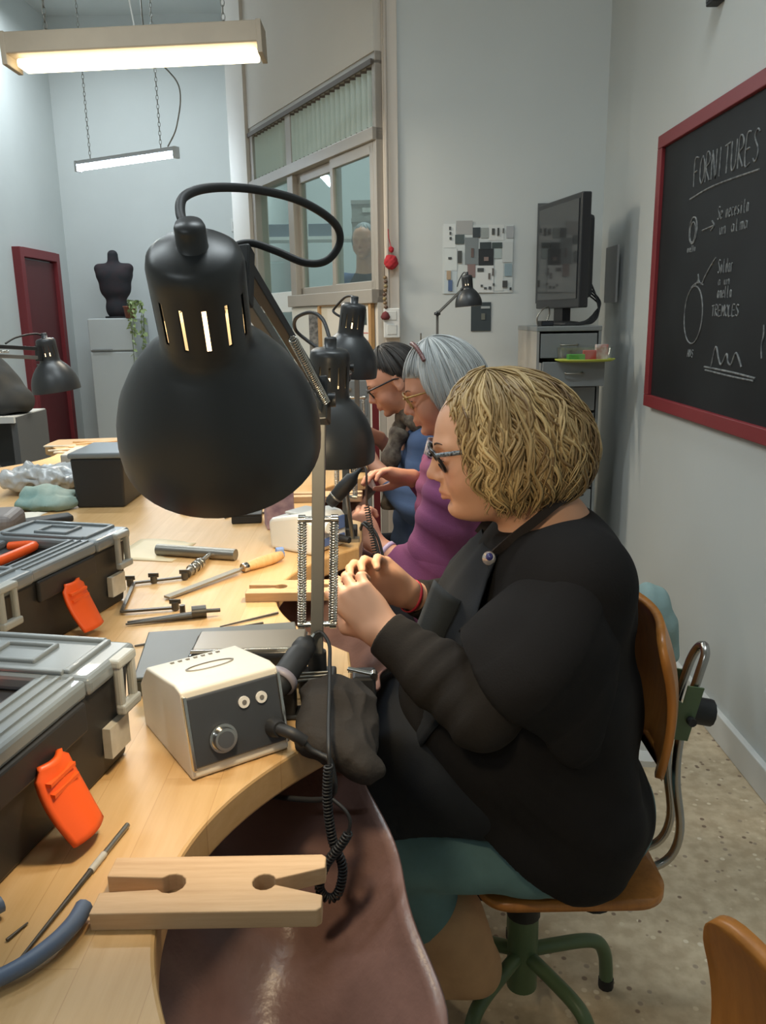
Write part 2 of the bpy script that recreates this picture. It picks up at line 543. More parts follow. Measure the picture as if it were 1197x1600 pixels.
poly = [(-1.42, -0.55), (EDGE, -0.55)]
for yc in STN: poly += cut_profile(yc, EDGE, 1)
poly += [(EDGE, 3.62), (-1.42, 3.62)]
for yc in reversed(STN): poly += list(reversed(cut_profile(yc, -1.42, -1)))
poly = chaikin(poly, 1)
bench = thing('jewellers_bench', 'long beech jewellers workbench with curved cut-out work bays', 'workbench', (0, 0, 0))
mb = MB(); mb.prism(poly, BZ - 0.042, BZ)
mb.build('worktop', M_bench, bench, bevel=0.004)
for y in (-0.45, 1.05, 1.88, 3.565):
    for x in (-0.30, -1.17):
        B((x, y, (BZ - 0.042) / 2), (0.08, 0.08, BZ - 0.042)).build('leg', M_bench, bench, bevel=0.004)
B((-0.735, 1.5, 0.80), (0.10, 4.0, 0.10)).build('rail', M_bench, bench)
for yc in STN[1:]:
    reach, sag = {0.645: (0.105, 0.19), 1.47: (0.058, 0.125), 2.295: (0.030, 0.13), 3.12: (0.028, 0.13)}[yc]   # against a lap it lies shorter and shallower

    def skin(u, v, yc=yc, reach=reach, sag=sag):
        s = max(0.0, 1 - abs((u - 0.5) * 2) ** 1.5)
        y = yc - 0.36 + 0.72 * u
        xf = -0.055 + reach * s; zf = 0.852 - 0.105 * s
        x = -0.30 + (xf + 0.30) * v
        z = 0.852 + (zf - 0.852) * v - sag * math.sin(PI * v) * (0.35 + 0.65 * s)
        z += 0.006 * math.sin(31 * u + 9 * v) * math.sin(PI * v) + 0.004 * math.sin(17 * v - 23 * u) * v
        x += 0.006 * math.sin(23 * u + 2) * v
        return (x, y, z)
    mb = MB(); mb.grid(skin, 44, 30, 0.004); o = mb.build('leather_catch_skin', M_leather)
    k = STN.index(yc); tag(o, 'brown leather catch skin slung under ' + ('the empty work bay', 'the bay of the woman in black', 'the bay of the woman in purple', 'the bay of the woman in blue')[k - 1], 'leather skin', 'leather catch skins under the bays')


def bench_pin(loc, rot, label):
    L, W = 0.195, 0.074
    P = [(-L / 2, -W / 2), (L / 2 - 0.004, -W / 2), (L / 2, -W / 2 + 0.004), (L / 2, -0.018)]
    # V notch with round eye
    ex, er = L * 0.23, 0.0105
    for k in range(13):
        a = -0.35 - (2 * PI - 0.7) * k / 12
        P.append((ex + er * math.cos(a), er * math.sin(a)))
    P += [(L / 2, 0.018), (L / 2, W / 2 - 0.004), (L / 2 - 0.004, W / 2), (-L / 2, W / 2)]
    sx, sr = -L * 0.19, 0.0125
    P += [(-L / 2, 0.0105)]
    for k in range(11):
        a = 2.5 - 5.0 * k / 10
        P.append((sx + sr * math.cos(a), sr * math.sin(a)))
    P += [(-L / 2, -0.0105)]
    mb = MB(); mb.prism(P, 0, 0.017)
    o = mb.build('bench_pin', M_pin, bevel=0.0012, loc=loc, rot=(0, 0, rot))
    tag(o, label, 'bench pin', 'wooden bench pins')
    return o


bench_pin((-0.155, 0.628, BZ), 0.0, 'slotted wooden bench pin over the empty work bay')
bench_pin((-0.155, 1.447, BZ), 0.0, 'slotted wooden bench pin before the blonde woman')
bench_pin((-0.155, 2.262, BZ), 0.0, 'slotted wooden bench pin before the silver-haired woman')
bench_pin((-0.155, 3.09, BZ), 0.0, 'slotted wooden bench pin before the dark-haired woman')

# ================================================================== ceiling tubes
def tube_fixture(name, label, a, b, batten, tube_col, estr, housing):
    a, b = Vector(a), Vector(b); d = (b - a).normalized()
    t = thing(name, label, 'ceiling light', (a + b) / 2)
    c = (a + b) / 2
    A, Bv = a - c, b - c
    if batten:
        mb = MB(); mb.bar(A - d * 0.02 + V(0, 0, 0.05), Bv + d * 0.02 + V(0, 0, 0.05), 0.16, 0.085); mb.build('housing', housing, t, bevel=0.006)
        for p, s in ((A, -1), (Bv, 1)):
            mb = MB(); mb.bar(p + d * s * 0.0 + V(0, 0, 0.03), p + d * s * 0.022 + V(0, 0, 0.03), 0.164, 0.13); mb.build('end_cap', housing, t, bevel=0.003)
        mb = MB(); mb.bar(A + d * 0.03 + V(0, 0, -0.022), Bv - d * 0.005 + V(0, 0, -0.022), 0.11, 0.035)
        mb.build('diffuser', mat(name + '_glow', '#ffffff', 0.4, emit=tube_col, estr=estr), t, bevel=0.01, seg=3)
    else:
        mb = MB(); mb.bar(A + V(0, 0, 0.03), Bv + V(0, 0, 0.03), 0.045, 0.03); mb.build('housing', housing, t, bevel=0.004)
        for p in (A, Bv):
            mb = MB(); mb.bar(p - d * 0.012 + V(0, 0, 0.008), p + d * 0.012 + V(0, 0, 0.008), 0.05, 0.075); mb.build('end_cap', housing, t, bevel=0.003)
        mb = MB(); mb.cyl(A + d * 0.01, Bv - d * 0.01, 0.024, n=16)
        mb.build('tube', mat(name + '_glow', '#ffffff', 0.4, emit=tube_col, estr=estr), t)
    for f in (0.14, 0.86):
        p = A.lerp(Bv, f) + V(0, 0, 0.09 if batten else 0.045)
        top = 4.40 - c.z
        mb = MB()
        n = int((top - p.z) / 0.028)
        for i in range(n):
            z = p.z + 0.014 + i * 0.028
            q = [V(p.x + (0.008 * math.cos(w) if i % 2 else 0), p.y + (0 if i % 2 else 0.008 * math.cos(w)), z + 0.018 * math.sin(w)) for w in [2 * PI * k / 8 for k in range(8)]]
            mb.tube(q, 0.002, 4, closed=True)
        mb.build('chain', M_steel, t)
    return t, A, Bv, c


M_house = mat('cream_batten', '#a89a86', 0.55, var=0.12, scale=5)
M_house2 = mat('grey_batten', '#c7ccd0', 0.5)
t, A, Bv, c = tube_fixture('batten_light', 'cream batten light glowing warm white, hung on chains over the bench', (-1.56, 3.9, 2.50), (-0.50, 3.9, 2.53), True, '#ffeec4', 5.0, M_house)
mb = MB(); mb.tube(spline([A.lerp(Bv, .5) + V(0, 0, .1), A.lerp(Bv, .47) + V(-.02, .01, .6), A.lerp(Bv, .48) + V(0, 0, 1.2), A.lerp(Bv, .5) + V(0, 0, 1.88)], 8), 0.004, 6); mb.build('flex', M_white, t)
t, A, Bv, c = tube_fixture('tube_light_fitting', 'bare cool white fluorescent tube hanging in front of the far wall', (-2.195, 6.44, 2.5), (-1.365, 5.98, 2.5), False, '#d8ecff', 75.0, M_house2)
mb = MB(); mb.tube(spline([Bv + V(-.06, .03, .05), Bv + V(.02, 0, .18), Bv + V(.05, 0, .42), Bv + V(-.10, .0, .62), Bv + V(-.16, .0, .9), Bv + V(-.1, 0, 1.9)], 8), 0.005, 6); mb.build('flex', M_steel, t)

# ================================================================== articulated desk lamps
M_refl = mat('lamp_reflector_white', '#f4f1e8', 0.5)
M_bulb = mat('lit_bulb', '#fff6e0', 0.4, emit='#ffd9a0', estr=4.0)
M_arm = mat('lamp_arm_grey', '#74736f', 0.42, metal=0.35)
M_shade = mat('lamp_black_enamel', '#313335', 0.38, spec=0.55, var=0.08, scale=14)


def lamp_head(t, rim, cap, sc=1.0, power=6.0):
    """Bell shade with a slotted neck; rim centre and cap top in the lamp's own coordinates."""
    rim, cap = Vector(rim), Vector(cap); a = (cap - rim).normalized()
    u, v, d = frame_of(a)
    M = Matrix((u, v, d)).transposed().to_4x4(); M.translation = rim
    S = M @ Matrix.Scale(sc, 4)
    outer = [(0.0870, 0.0), (0.0872, 0.006), (0.0868, 0.018), (0.0845, 0.034), (0.079, 0.053), (0.069, 0.073), (0.056, 0.091), (0.044, 0.103), (0.0372, 0.109), (0.0355, 0.116), (0.0352, 0.124)]
    mb = MB(); mb.lathe(outer, 48, S)
    mb.lathe([(0.0845, 0.0), (0.0870, 0.0)], 48, S)
    sh = mb.build('shade', M_shade, t)
    inner = [(r - 0.0018, z) for r, z in outer]
    inner = list(reversed(inner))
    mb = MB(); mb.lathe(inner, 48, S); mb.build('reflector', M_refl, sh)
    # neck: rings with tall ventilation slots between the bars
    n = 65; mb = MB(); vs = []; fs = []
    zs = [0.120, 0.130, 0.167, 0.176]
    for i in range(n):
        w = 2 * PI * i / n
        for z in zs: vs.append((0.0352 * math.cos(w), 0.0352 * math.sin(w), z))
        for z in zs: vs.append((0.0335 * math.cos(w), 0.0335 * math.sin(w), z))
    k = 8
    for i in range(n):
        j = (i + 1) % n
        slot = (i % 5 == 0)
        for q in range(3):
            if q == 1 and slot: continue
            fs.append((i * k + q, j * k + q, j * k + q + 1, i * k + q + 1))
            fs.append((i * k + 4 + q + 1, j * k + 4 + q + 1, j * k + 4 + q, i * k + 4 + q))
    mb.add(vs, fs, True, S)
    mb.build('vented_neck', M_shade, t)
    mb = MB(); mb.lathe([(0.0353, 0.174), (0.0352, 0.182), (0.0335, 0.189), (0.028, 0.1935), (0.0115, 0.196), (0.011, 0.196), (0.0108, 0.211), (0.0095, 0.214), (0.0, 0.214)], 40, S)
    mb.build('cap', M_shade, t)
    mb = MB(); mb.lathe([(0.0, 0.030), (0.014, 0.033), (0.024, 0.044), (0.028, 0.058), (0.025, 0.074), (0.016, 0.092), (0.0135, 0.112), (0.0135, 0.14), (0.0, 0.14)], 24, S)
    mb.build('bulb', M_bulb, t)
    L = bpy.data.lights.new('lamp_glow', 'SPOT'); L.energy = power; L.color = (1.0, 0.80, 0.52); L.spot_size = math.radians(125); L.spot_blend = 0.45
    L.shadow_soft_size = 0.03
    lo = bpy.data.objects.new('lamp_glow', L); COL.objects.link(lo); lo.parent = t
    lo.location = rim + a * 0.022 * sc; lo.rotation_euler = a.to_track_quat('Z', 'Y').to_euler()
    return M, a


def desk_lamp(label, base, elbow, rim, cap, loop, arm_tip=None, sc=1.0, power=6.0, springs=True, group='black articulated desk lamps'):
    base = Vector(base)
    t = thing('desk_lamp', label, 'desk lamp', base, 0, group)
    E_ = Vector(elbow) - base; R_ = Vector(rim) - base; C_ = Vector(cap) - base
    M, a = lamp_head(t, R_, C_, sc, power)
    # clamp on the bench edge
    mb = MB(); mb.box((0, 0, 0.012), (0.050, 0.045, 0.024)); mb.cyl((0, 0, 0.02), (0, 0, 0.055), 0.013)
    mb.build('clamp', M_blackp, t, bevel=0.003)
    low = V(0, 0, 0.05)
    side = (E_ - low).cross(V(0, 1, 0)).normalized()
    side = V(1, 0, 0)
    mb = MB(); mb.bar(low, E_ + (E_ - low).normalized() * 0.01, 0.0165 * sc, 0.0165 * sc, up=(0, 1, 0)); mb.build('lower_arm', M_arm, t, bevel=0.0015)
    # upper arm: two parallel bars from the elbow to the yoke on the neck
    neck = R_.lerp(C_, 0.74)
    off = (V(0, 0, 0) + (E_ - neck)); off.normalize()
    tip = neck + off * 0.045 * sc
    if arm_tip is not None:
        tip = Vector(arm_tip) - base; off = (E_ - tip).normalized()
    nrm = off.cross(side).normalized()
    if nrm.z < 0: nrm = -nrm
    for s, nm in ((0.016, 'upper_arm_bar'), (-0.016, 'upper_arm_bar')):
        mb = MB(); mb.bar(E_ + nrm * s * sc, tip + nrm * s * sc, 0.011 * sc, 0.013 * sc, up=nrm); mb.build(nm, M_black if s > 0 else M_arm, t, bevel=0.001)
    mb = MB(); mb.bar(E_ + nrm * 0.028 * sc, E_ - nrm * 0.030 * sc, 0.024 * sc, 0.024 * sc, up=off)
    mb.build('elbow', M_black, t, bevel=0.002)
    mb = MB(); mb.bar(tip + nrm * 0.028 * sc, tip - nrm * 0.028 * sc, 0.018 * sc, 0.018 * sc, up=off); mb.bar(tip, neck + (tip - neck).normalized() * 0.030 * sc, 0.012 * sc, 0.03 * sc, up=nrm); mb.build('yoke', M_black, t, bevel=0.002)
    mb = MB(); mb.cyl(E_ - side * 0.02 * sc, E_ + side * 0.02 * sc, 0.009 * sc); mb.build('joint', M_black, t, bevel=0.002)
    if springs:
        pin_hi = low.lerp(E_, 0.555); pin_lo = low.lerp(E_, 0.13)
        for p in (pin_hi, pin_lo):
            mb = MB(); mb.cyl(p - side * 0.024, p + side * 0.024, 0.0042, n=10)
            for s in (-1, 1): mb.cyl(p + side * s * 0.017, p + side * s * 0.026, 0.0062, n=10)
            mb.build('spring_pin', M_chrome, t)
        for s in (-1, 1):
            mb = MB(); mb.tube(coil([pin_lo + side * s * 0.021, pin_lo.lerp(pin_hi, .5) + side * s * 0.021, pin_hi + side * s * 0.021], 0.0052, 40, 8), 0.0013, 5)
            mb.build('spring', M_chrome, t)
        mb = MB()
        q0 = tip.lerp(E_, 0.42) + side * 0.012; q1 = E_ + (tip - E_) * 0.06 - nrm * 0.01 + side * 0.012
        mb.tube(coil([q1, q1.lerp(q0, .5), q0], 0.0045, 34, 8), 0.0011, 5); mb.build('spring', M_chrome, t)
    pts = [Vector(p) - base for p in loop]
    mb = MB(); mb.tube(spline(pts, 8), 0.0036 * sc, 8); mb.build('cable', M_blackp, t)
    return t


desk_lamp('large black desk lamp clamped beside the white drill control box', (-0.094, 1.05, BZ), (-0.077, 1.03, 1.300), (-0.141, 0.72, 1.295), (-0.130, 0.60, 1.450),
          [(-0.130, 0.593, 1.459), (-0.139, 0.61, 1.472), (-0.140, 0.63, 1.487), (-0.126, 0.66, 1.497), (-0.098, 0.70, 1.501), (-0.066, 0.74, 1.497), (-0.040, 0.77, 1.483), (-0.035, 0.78, 1.467), (-0.047, 0.78, 1.451),
           (-0.067, 0.78, 1.449), (-0.094, 0.78, 1.460), (-0.116, 0.78, 1.467), (-0.130, 0.775, 1.462), (-0.128, 0.79, 1.445), (-0.118, 0.84, 1.415)], arm_tip=(-0.123, 0.765, 1.437), power=6.5)
desk_lamp('black desk lamp shading the silver-haired woman, clamped behind the blue-panelled box', (-0.086, 1.86, BZ), (-0.080, 1.86, 1.290), (-0.100, 1.47, 1.155), (-0.087, 1.45, 1.347),
          [(-0.086, 1.448, 1.358), (-0.101, 1.5, 1.396), (-0.127, 1.55, 1.41), (-0.159, 1.6, 1.4), (-0.166, 1.65, 1.378), (-0.144, 1.65, 1.357), (-0.110, 1.62, 1.335)], power=6.0)
desk_lamp('black desk lamp beside the dark-haired woman in glasses', (-0.080, 2.69, BZ), (-0.077, 2.69, 1.300), (-0.098, 2.35, 1.246), (-0.071, 2.33, 1.431),
          [(-0.069, 2.329, 1.44), (-0.071, 2.35, 1.455), (-0.096, 2.4, 1.456), (-0.128, 2.45, 1.429), (-0.133, 2.45, 1.415), (-0.100, 2.42, 1.395)], power=6.0)
desk_lamp('black desk lamp in front of the red door', (-1.37, 2.72, BZ), (-1.40, 2.74, 1.32), (-1.215, 3.1, 1.150), (-1.235, 3.09, 1.335),
          [(-1.236, 3.09, 1.348), (-1.26, 3.07, 1.36), (-1.30, 3.0, 1.35), (-1.32, 2.95, 1.33)], power=5.0)
desk_lamp('small black desk lamp under the pinned pictures', (0.268, 3.92, 0.88), (0.268, 3.92, 1.41), (0.412, 3.90, 1.440), (0.402, 3.90, 1.572),
          [(0.402, 3.9, 1.582), (0.39, 3.92, 1.592), (0.37, 3.93, 1.56), (0.36, 3.92, 1.53)], sc=0.72, power=2.0, springs=False)

# ================================================================== smooth solid modelling for figures and cloth
class SDF:
    """A field of smoothly blended capsules and ellipsoids, turned into one continuous surface."""
    def __init__(self): self.p = []

    def cap(self, a, b, ra, rb=None, k=0.012, sub=False):
        self.p.append(('c', np.array(a, float), np.array(b, float), ra, ra if rb is None else rb, k, sub)); return self

    def chain(self, pts, rs, k=0.012):
        for i in range(len(pts) - 1): self.cap(pts[i], pts[i + 1], rs[i], rs[i + 1], k)
        return self

    def ell(self, c, r, k=0.02, R=None, sub=False):
        self.p.append(('e', np.array(c, float), np.array(r, float), np.eye(3) if R is None else np.array(R, float), k, sub)); return self

    def plane(self, n, d):
        """Keep n.p < d."""
        self.p.append(('p', np.array(n, float), d)); return self

    def mesh(self, h, noise=None):
        lo = np.full(3, 9e9); hi = -lo
        for q in self.p:
            if q[0] == 'c' and not q[6]:
                r = max(q[3], q[4]); a = np.minimum(q[1], q[2]) - r; b = np.maximum(q[1], q[2]) + r
            elif q[0] == 'e' and not q[5]:
                e = np.sqrt(((q[3] * q[2][:, None]) ** 2).sum(0)); a = q[1] - e; b = q[1] + e
            else: continue
            lo = np.minimum(lo, a); hi = np.maximum(hi, b)
        lo -= 4 * h + 0.006; hi += 4 * h + 0.006
        n = np.ceil((hi - lo) / h).astype(int) + 1
        ax = [(lo[i] + h * np.arange(n[i])).astype(np.float32) for i in range(3)]
        D = np.full(n, 0.05, np.float32)
        for q in self.p:
            if q[0] == 'p':
                nn, d = q[1], q[2]
                f = ax[0][:, None, None] * nn[0] + ax[1][None, :, None] * nn[1] + ax[2][None, None, :] * nn[2] - d
                D = np.maximum(D, f.astype(np.float32)); continue
            if q[0] == 'c':
                _, a, b, ra, rb, k, sub = q
                r = max(ra, rb); p0 = np.minimum(a, b) - r; p1 = np.maximum(a, b) + r
            else:
                _, c, rr, R, k, sub = q
                e = np.sqrt(((R * rr[:, None]) ** 2).sum(0)); p0 = c - e; p1 = c + e
            m = k + 2.5 * h + 0.004
            i0 = np.maximum(0, np.floor((p0 - m - lo) / h).astype(int)); i1 = np.minimum(n, np.ceil((p1 + m - lo) / h).astype(int) + 1)
            if (i1 <= i0).any(): continue
            sl = tuple(slice(i0[i], i1[i]) for i in range(3))
            X, Y, Z = ax[0][sl[0]][:, None, None], ax[1][sl[1]][None, :, None], ax[2][sl[2]][None, None, :]
            if q[0] == 'c':
                ab = b - a; L2 = float(ab @ ab) + 1e-12
                px, py, pz = X - np.float32(a[0]), Y - np.float32(a[1]), Z - np.float32(a[2])
                t = np.clip((px * np.float32(ab[0]) + py * np.float32(ab[1]) + pz * np.float32(ab[2])) / np.float32(L2), 0, 1)
                f = np.sqrt((px - t * np.float32(ab[0])) ** 2 + (py - t * np.float32(ab[1])) ** 2 + (pz - t * np.float32(ab[2])) ** 2) - (np.float32(ra) + np.float32(rb - ra) * t)
            else:
                px, py, pz = X - np.float32(c[0]), Y - np.float32(c[1]), Z - np.float32(c[2])
                u = [(px * np.float32(R[i, 0]) + py * np.float32(R[i, 1]) + pz * np.float32(R[i, 2])) for i in range(3)]
                k0 = np.sqrt(sum((u[i] / np.float32(rr[i])) ** 2 for i in range(3)))
                k1 = np.sqrt(sum((u[i] / np.float32(rr[i] ** 2)) ** 2 for i in range(3))) + 1e-6
                f = k0 * (k0 - 1) / k1
            d = D[sl]
            if sub:
                g = np.clip(0.5 - 0.5 * (d + f) / k, 0, 1)
                D[sl] = d * (1 - g) - f * g + k * g * (1 - g)
            else:
                g = np.clip(0.5 + 0.5 * (f - d) / k, 0, 1)
                D[sl] = f * (1 - g) + d * g - k * g * (1 - g)
        return nets(D, lo, h)


def nets(D, lo, h):
    """Surface nets: vertices (N,3), quads."""
    I = D < 0
    nx, ny, nz = D.shape
    c = np.zeros((nx - 1, ny - 1, nz - 1), np.int8)
    for i in (0, 1):
        for j in (0, 1):
            for k in (0, 1):
                c += I[i:nx - 1 + i, j:ny - 1 + j, k:nz - 1 + k]
    act = np.argwhere((c > 0) & (c < 8))
    idx = np.full((nx - 1, ny - 1, nz - 1), -1, np.int32)
    idx[act[:, 0], act[:, 1], act[:, 2]] = np.arange(len(act))
    P = np.zeros((len(act), 3)); W = np.zeros(len(act))
    cor = [(i, j, k) for i in (0, 1) for j in (0, 1) for k in (0, 1)]
    for a in cor:
        for ax in range(3):
            if a[ax]: continue
            b = list(a); b[ax] = 1
            va = D[act[:, 0] + a[0], act[:, 1] + a[1], act[:, 2] + a[2]]; vb = D[act[:, 0] + b[0], act[:, 1] + b[1], act[:, 2] + b[2]]
            m = (va < 0) != (vb < 0)
            t = va[m] / (va[m] - vb[m])
            q = np.tile(np.array(a, float), (m.sum(), 1)); q[:, ax] = t
            P[m] += q; W[m] += 1
    P = (P / W[:, None] + act) * h + lo
    F = []
    for ax in range(3):
        o1, o2 = [(1, 2), (2, 0), (0, 1)][ax]
        s0 = [slice(None)] * 3; s1 = [slice(None)] * 3
        s0[ax] = slice(0, -1); s1[ax] = slice(1, None)
        ch = np.argwhere(I[tuple(s0)] != I[tuple(s1)])
        ok = (ch[:, o1] > 0) & (ch[:, o2] > 0) & (ch[:, o1] < D.shape[o1] - 1) & (ch[:, o2] < D.shape[o2] - 1)
        ch = ch[ok]
        ins = I[ch[:, 0], ch[:, 1], ch[:, 2]]
        def cell(d1, d2):
            q = ch.copy(); q[:, o1] += d1; q[:, o2] += d2
            return idx[q[:, 0], q[:, 1], q[:, 2]]
        a, b, cc, d = cell(-1, -1), cell(0, -1), cell(0, 0), cell(-1, 0)
        Q = np.stack([a, b, cc, d], 1)
        Q[~ins] = Q[~ins][:, ::-1]
        F.append(Q)
    F = np.concatenate(F); F = F[(F >= 0).all(1)]
    return P, F


def relax(P, F, it=2, lam=0.5):
    E = np.concatenate([F[:, [0, 1]], F[:, [1, 2]], F[:, [2, 3]], F[:, [3, 0]]])
    for _ in range(it):
        S = np.zeros_like(P); N = np.zeros(len(P))
        np.add.at(S, E[:, 0], P[E[:, 1]]); np.add.at(S, E[:, 1], P[E[:, 0]])
        np.add.at(N, E[:, 0], 1); np.add.at(N, E[:, 1], 1)
        P = P * (1 - lam) + lam * S / np.maximum(N, 1)[:, None]
    return P


def normals(P, F):
    n = np.cross(P[F[:, 2]] - P[F[:, 0]], P[F[:, 3]] - P[F[:, 1]])
    N = np.zeros_like(P)
    for i in range(4): np.add.at(N, F[:, i], n)
    return N / (np.linalg.norm(N, axis=1, keepdims=True) + 1e-12)


def np_obj(name, P, F, m, parent=None, tint=None, flip=False):
    me = bpy.data.meshes.new(name)
    F = np.asarray(F, np.int32)
    if flip: F = F[:, ::-1]
    k = F.shape[1]
    me.vertices.add(len(P)); me.vertices.foreach_set('co', np.asarray(P, np.float32).ravel())
    me.loops.add(F.size); me.loops.foreach_set('vertex_index', F.ravel())
    me.polygons.add(len(F)); me.polygons.foreach_set('loop_start', np.arange(0, F.size, k, dtype=np.int32))
    me.polygons.foreach_set('loop_total', np.full(len(F), k, np.int32))
    me.polygons.foreach_set('use_smooth', np.ones(len(F), bool))
    me.update(calc_edges=True); me.validate()
    if tint is not None:
        a = me.attributes.new('tint', 'FLOAT', 'POINT'); a.data.foreach_set('value', np.asarray(tint, np.float32))
    me.materials.append(m)
    o = bpy.data.objects.new(name, me); COL.objects.link(o)
    if parent is not None: o.parent = parent
    return o


def sines(P, seed, f, n=6):
    """Soft aperiodic noise in -1..1."""
    r = np.random.RandomState(seed); s = np.zeros(len(P))
    for _ in range(n):
        d = r.normal(size=3); d /= np.linalg.norm(d)
        s += np.sin(P @ d * f * r.uniform(0.6, 1.6) + r.uniform(0, 6.28))
    return s / n * 1.6


def folds(P, axis_a, axis_b, freq, seed=0):
    """Creases running round a limb from a to b: sharp ridges, irregular."""
    a, b = np.array(axis_a, float), np.array(axis_b, float); d = (b - a) / np.linalg.norm(b - a)
    t = (P - a) @ d
    w = sines(P, seed, 14) * 0.03
    s = np.sin((t + w) * freq)
    return np.sign(s) * np.abs(s) ** 0.7


def solid(name, s, h, m, parent, org=(0, 0, 0), disp=None, it=1, tint=None, rest=None):
    P, F = s.mesh(h)
    P = relax(P, F, it)
    if disp is not None:
        N = normals(P, F)
        P = P + N * disp(P)[:, None]
    if rest is not None:          # flat underside on what carries it
        P[:, 2] = np.maximum(P[:, 2], rest(P) if callable(rest) else rest)
    tv = tint(P) if tint else None
    return np_obj(name, P - np.array(org), F, m, parent, tv)


# ------------------------------------------------------------------ head, hand, hair, glasses
def head_frame(c, pitch, yaw=0.0, roll=0.0, face=PI):
    """face: direction of the face in the floor plane; local x forward, y left, z up."""
    a = face + yaw
    f = Vector((math.cos(a) * math.cos(pitch), math.sin(a) * math.cos(pitch), -math.sin(pitch)))
    u = Vector((math.cos(a) * math.sin(pitch), math.sin(a) * math.sin(pitch), math.cos(pitch)))
    l = u.cross(f)
    M = Matrix((f, l, u)).transposed().to_4x4(); M.translation = Vector(c)
    return M


def add_head(s, M, sc=1.0, plump=0.0, ears=True):
    R = np.array(M.to_3x3().transposed())
    def T(x, y, z): return tuple(M @ Vector((x * sc, y * sc, z * sc)))
    def E(c, r, k=0.02, sub=False, Rl=None):
        RR = R if Rl is None else np.array(Rl) @ R
        s.ell(T(*c), tuple(v * sc for v in r), k * sc, RR, sub)
    def Cp(a, b, ra, rb, k=0.01, sub=False): s.cap(T(*a), T(*b), ra * sc, rb * sc, k * sc, sub)
    E((-0.010, 0, 0.036), (0.098, 0.077, 0.088))
    E((0.036, 0, 0.004), (0.060, 0.062 + plump * 0.004, 0.082), 0.03)
    E((0.040, 0, -0.058), (0.052, 0.052 + plump * 0.008, 0.045), 0.025)
    E((0.080, 0, -0.093), (0.016, 0.020, 0.014), 0.022)
    if plump: E((0.028, 0, -0.095), (0.050, 0.050, 0.030), 0.03)
    for y in (-1, 1):
        E((0.060, y * 0.036, -0.034), (0.029, 0.027, 0.030), 0.018)
        Cp((0.076, y * 0.046, 0.026), (0.090, y * 0.014, 0.025), 0.009, 0.009, 0.014)
        E((0.101, y * 0.033, 0.008), (0.017, 0.021, 0.014), 0.012, True)
        E((0.0795, y * 0.032, 0.007), (0.0125, 0.0145, 0.0125), 0.004)
        Cp((0.090, y * 0.020, 0.001), (0.086, y * 0.045, 0.002), 0.0035, 0.003, 0.006)
    Cp((0.092, 0, 0.018), (0.108, 0, -0.019), 0.0075, 0.0105, 0.010)
    E((0.1115, 0, -0.0245), (0.0115, 0.0115, 0.010), 0.007)
    for y in (-1, 1):
        E((0.101, y * 0.0125, -0.030), (0.0105, 0.0068, 0.0075), 0.006)
        E((0.107, y * 0.0065, -0.0365), (0.005, 0.0032, 0.004), 0.003, True)
    E((0.092, 0, -0.050), (0.010, 0.018, 0.016), 0.012)
    for y in (-1, 1):
        Cp((0.091, y * 0.021, -0.0600), (0.1015, y * 0.003, -0.0560), 0.0038, 0.0056, 0.004)
        Cp((0.089, y * 0.018, -0.0660), (0.0985, y * 0.002, -0.0680), 0.0040, 0.0066, 0.004)
        Cp((0.100, y * 0.022, -0.0620), (0.1075, 0, -0.0618), 0.0014, 0.0016, 0.0022, True)
    E((0.095, 0, -0.0785), (0.006, 0.020, 0.004), 0.008, True)
    if ears:
        for y in (-1, 1):
            E((-0.012, y * 0.079, -0.004), (0.021, 0.0085, 0.032), 0.006)
            E((-0.007, y * 0.087, 0.000), (0.011, 0.006, 0.018), 0.004, True)
            E((-0.004, y * 0.077, -0.030), (0.010, 0.007, 0.010), 0.006)


def face_tint(M, sc=1.0):
    Mi = np.array(M.inverted())
    def fn(P):
        L = (P @ Mi[:3, :3].T + Mi[:3, 3]) / sc
        x, y, z = L[:, 0], np.abs(L[:, 1]), L[:, 2]
        lip = np.exp(-((z + 0.062) / 0.0085) ** 4) * np.exp(-(y / 0.023) ** 4) * (x > 0.085)
        cheek = np.exp(-(((z + 0.03) / 0.022) ** 2 + ((y - 0.045) / 0.02) ** 2)) * (x > 0.03)
        nose = np.exp(-(((z + 0.026) / 0.012) ** 2 + (y / 0.014) ** 2)) * (x > 0.10)
        lid = np.exp(-(((z - 0.007) / 0.012) ** 2 + ((y - 0.032) / 0.017) ** 2)) * (x > 0.06)
        return np.clip(0.45 * lip + 0.26 * cheek + 0.3 * nose + 0.3 * lid, 0, 1)
    return fn


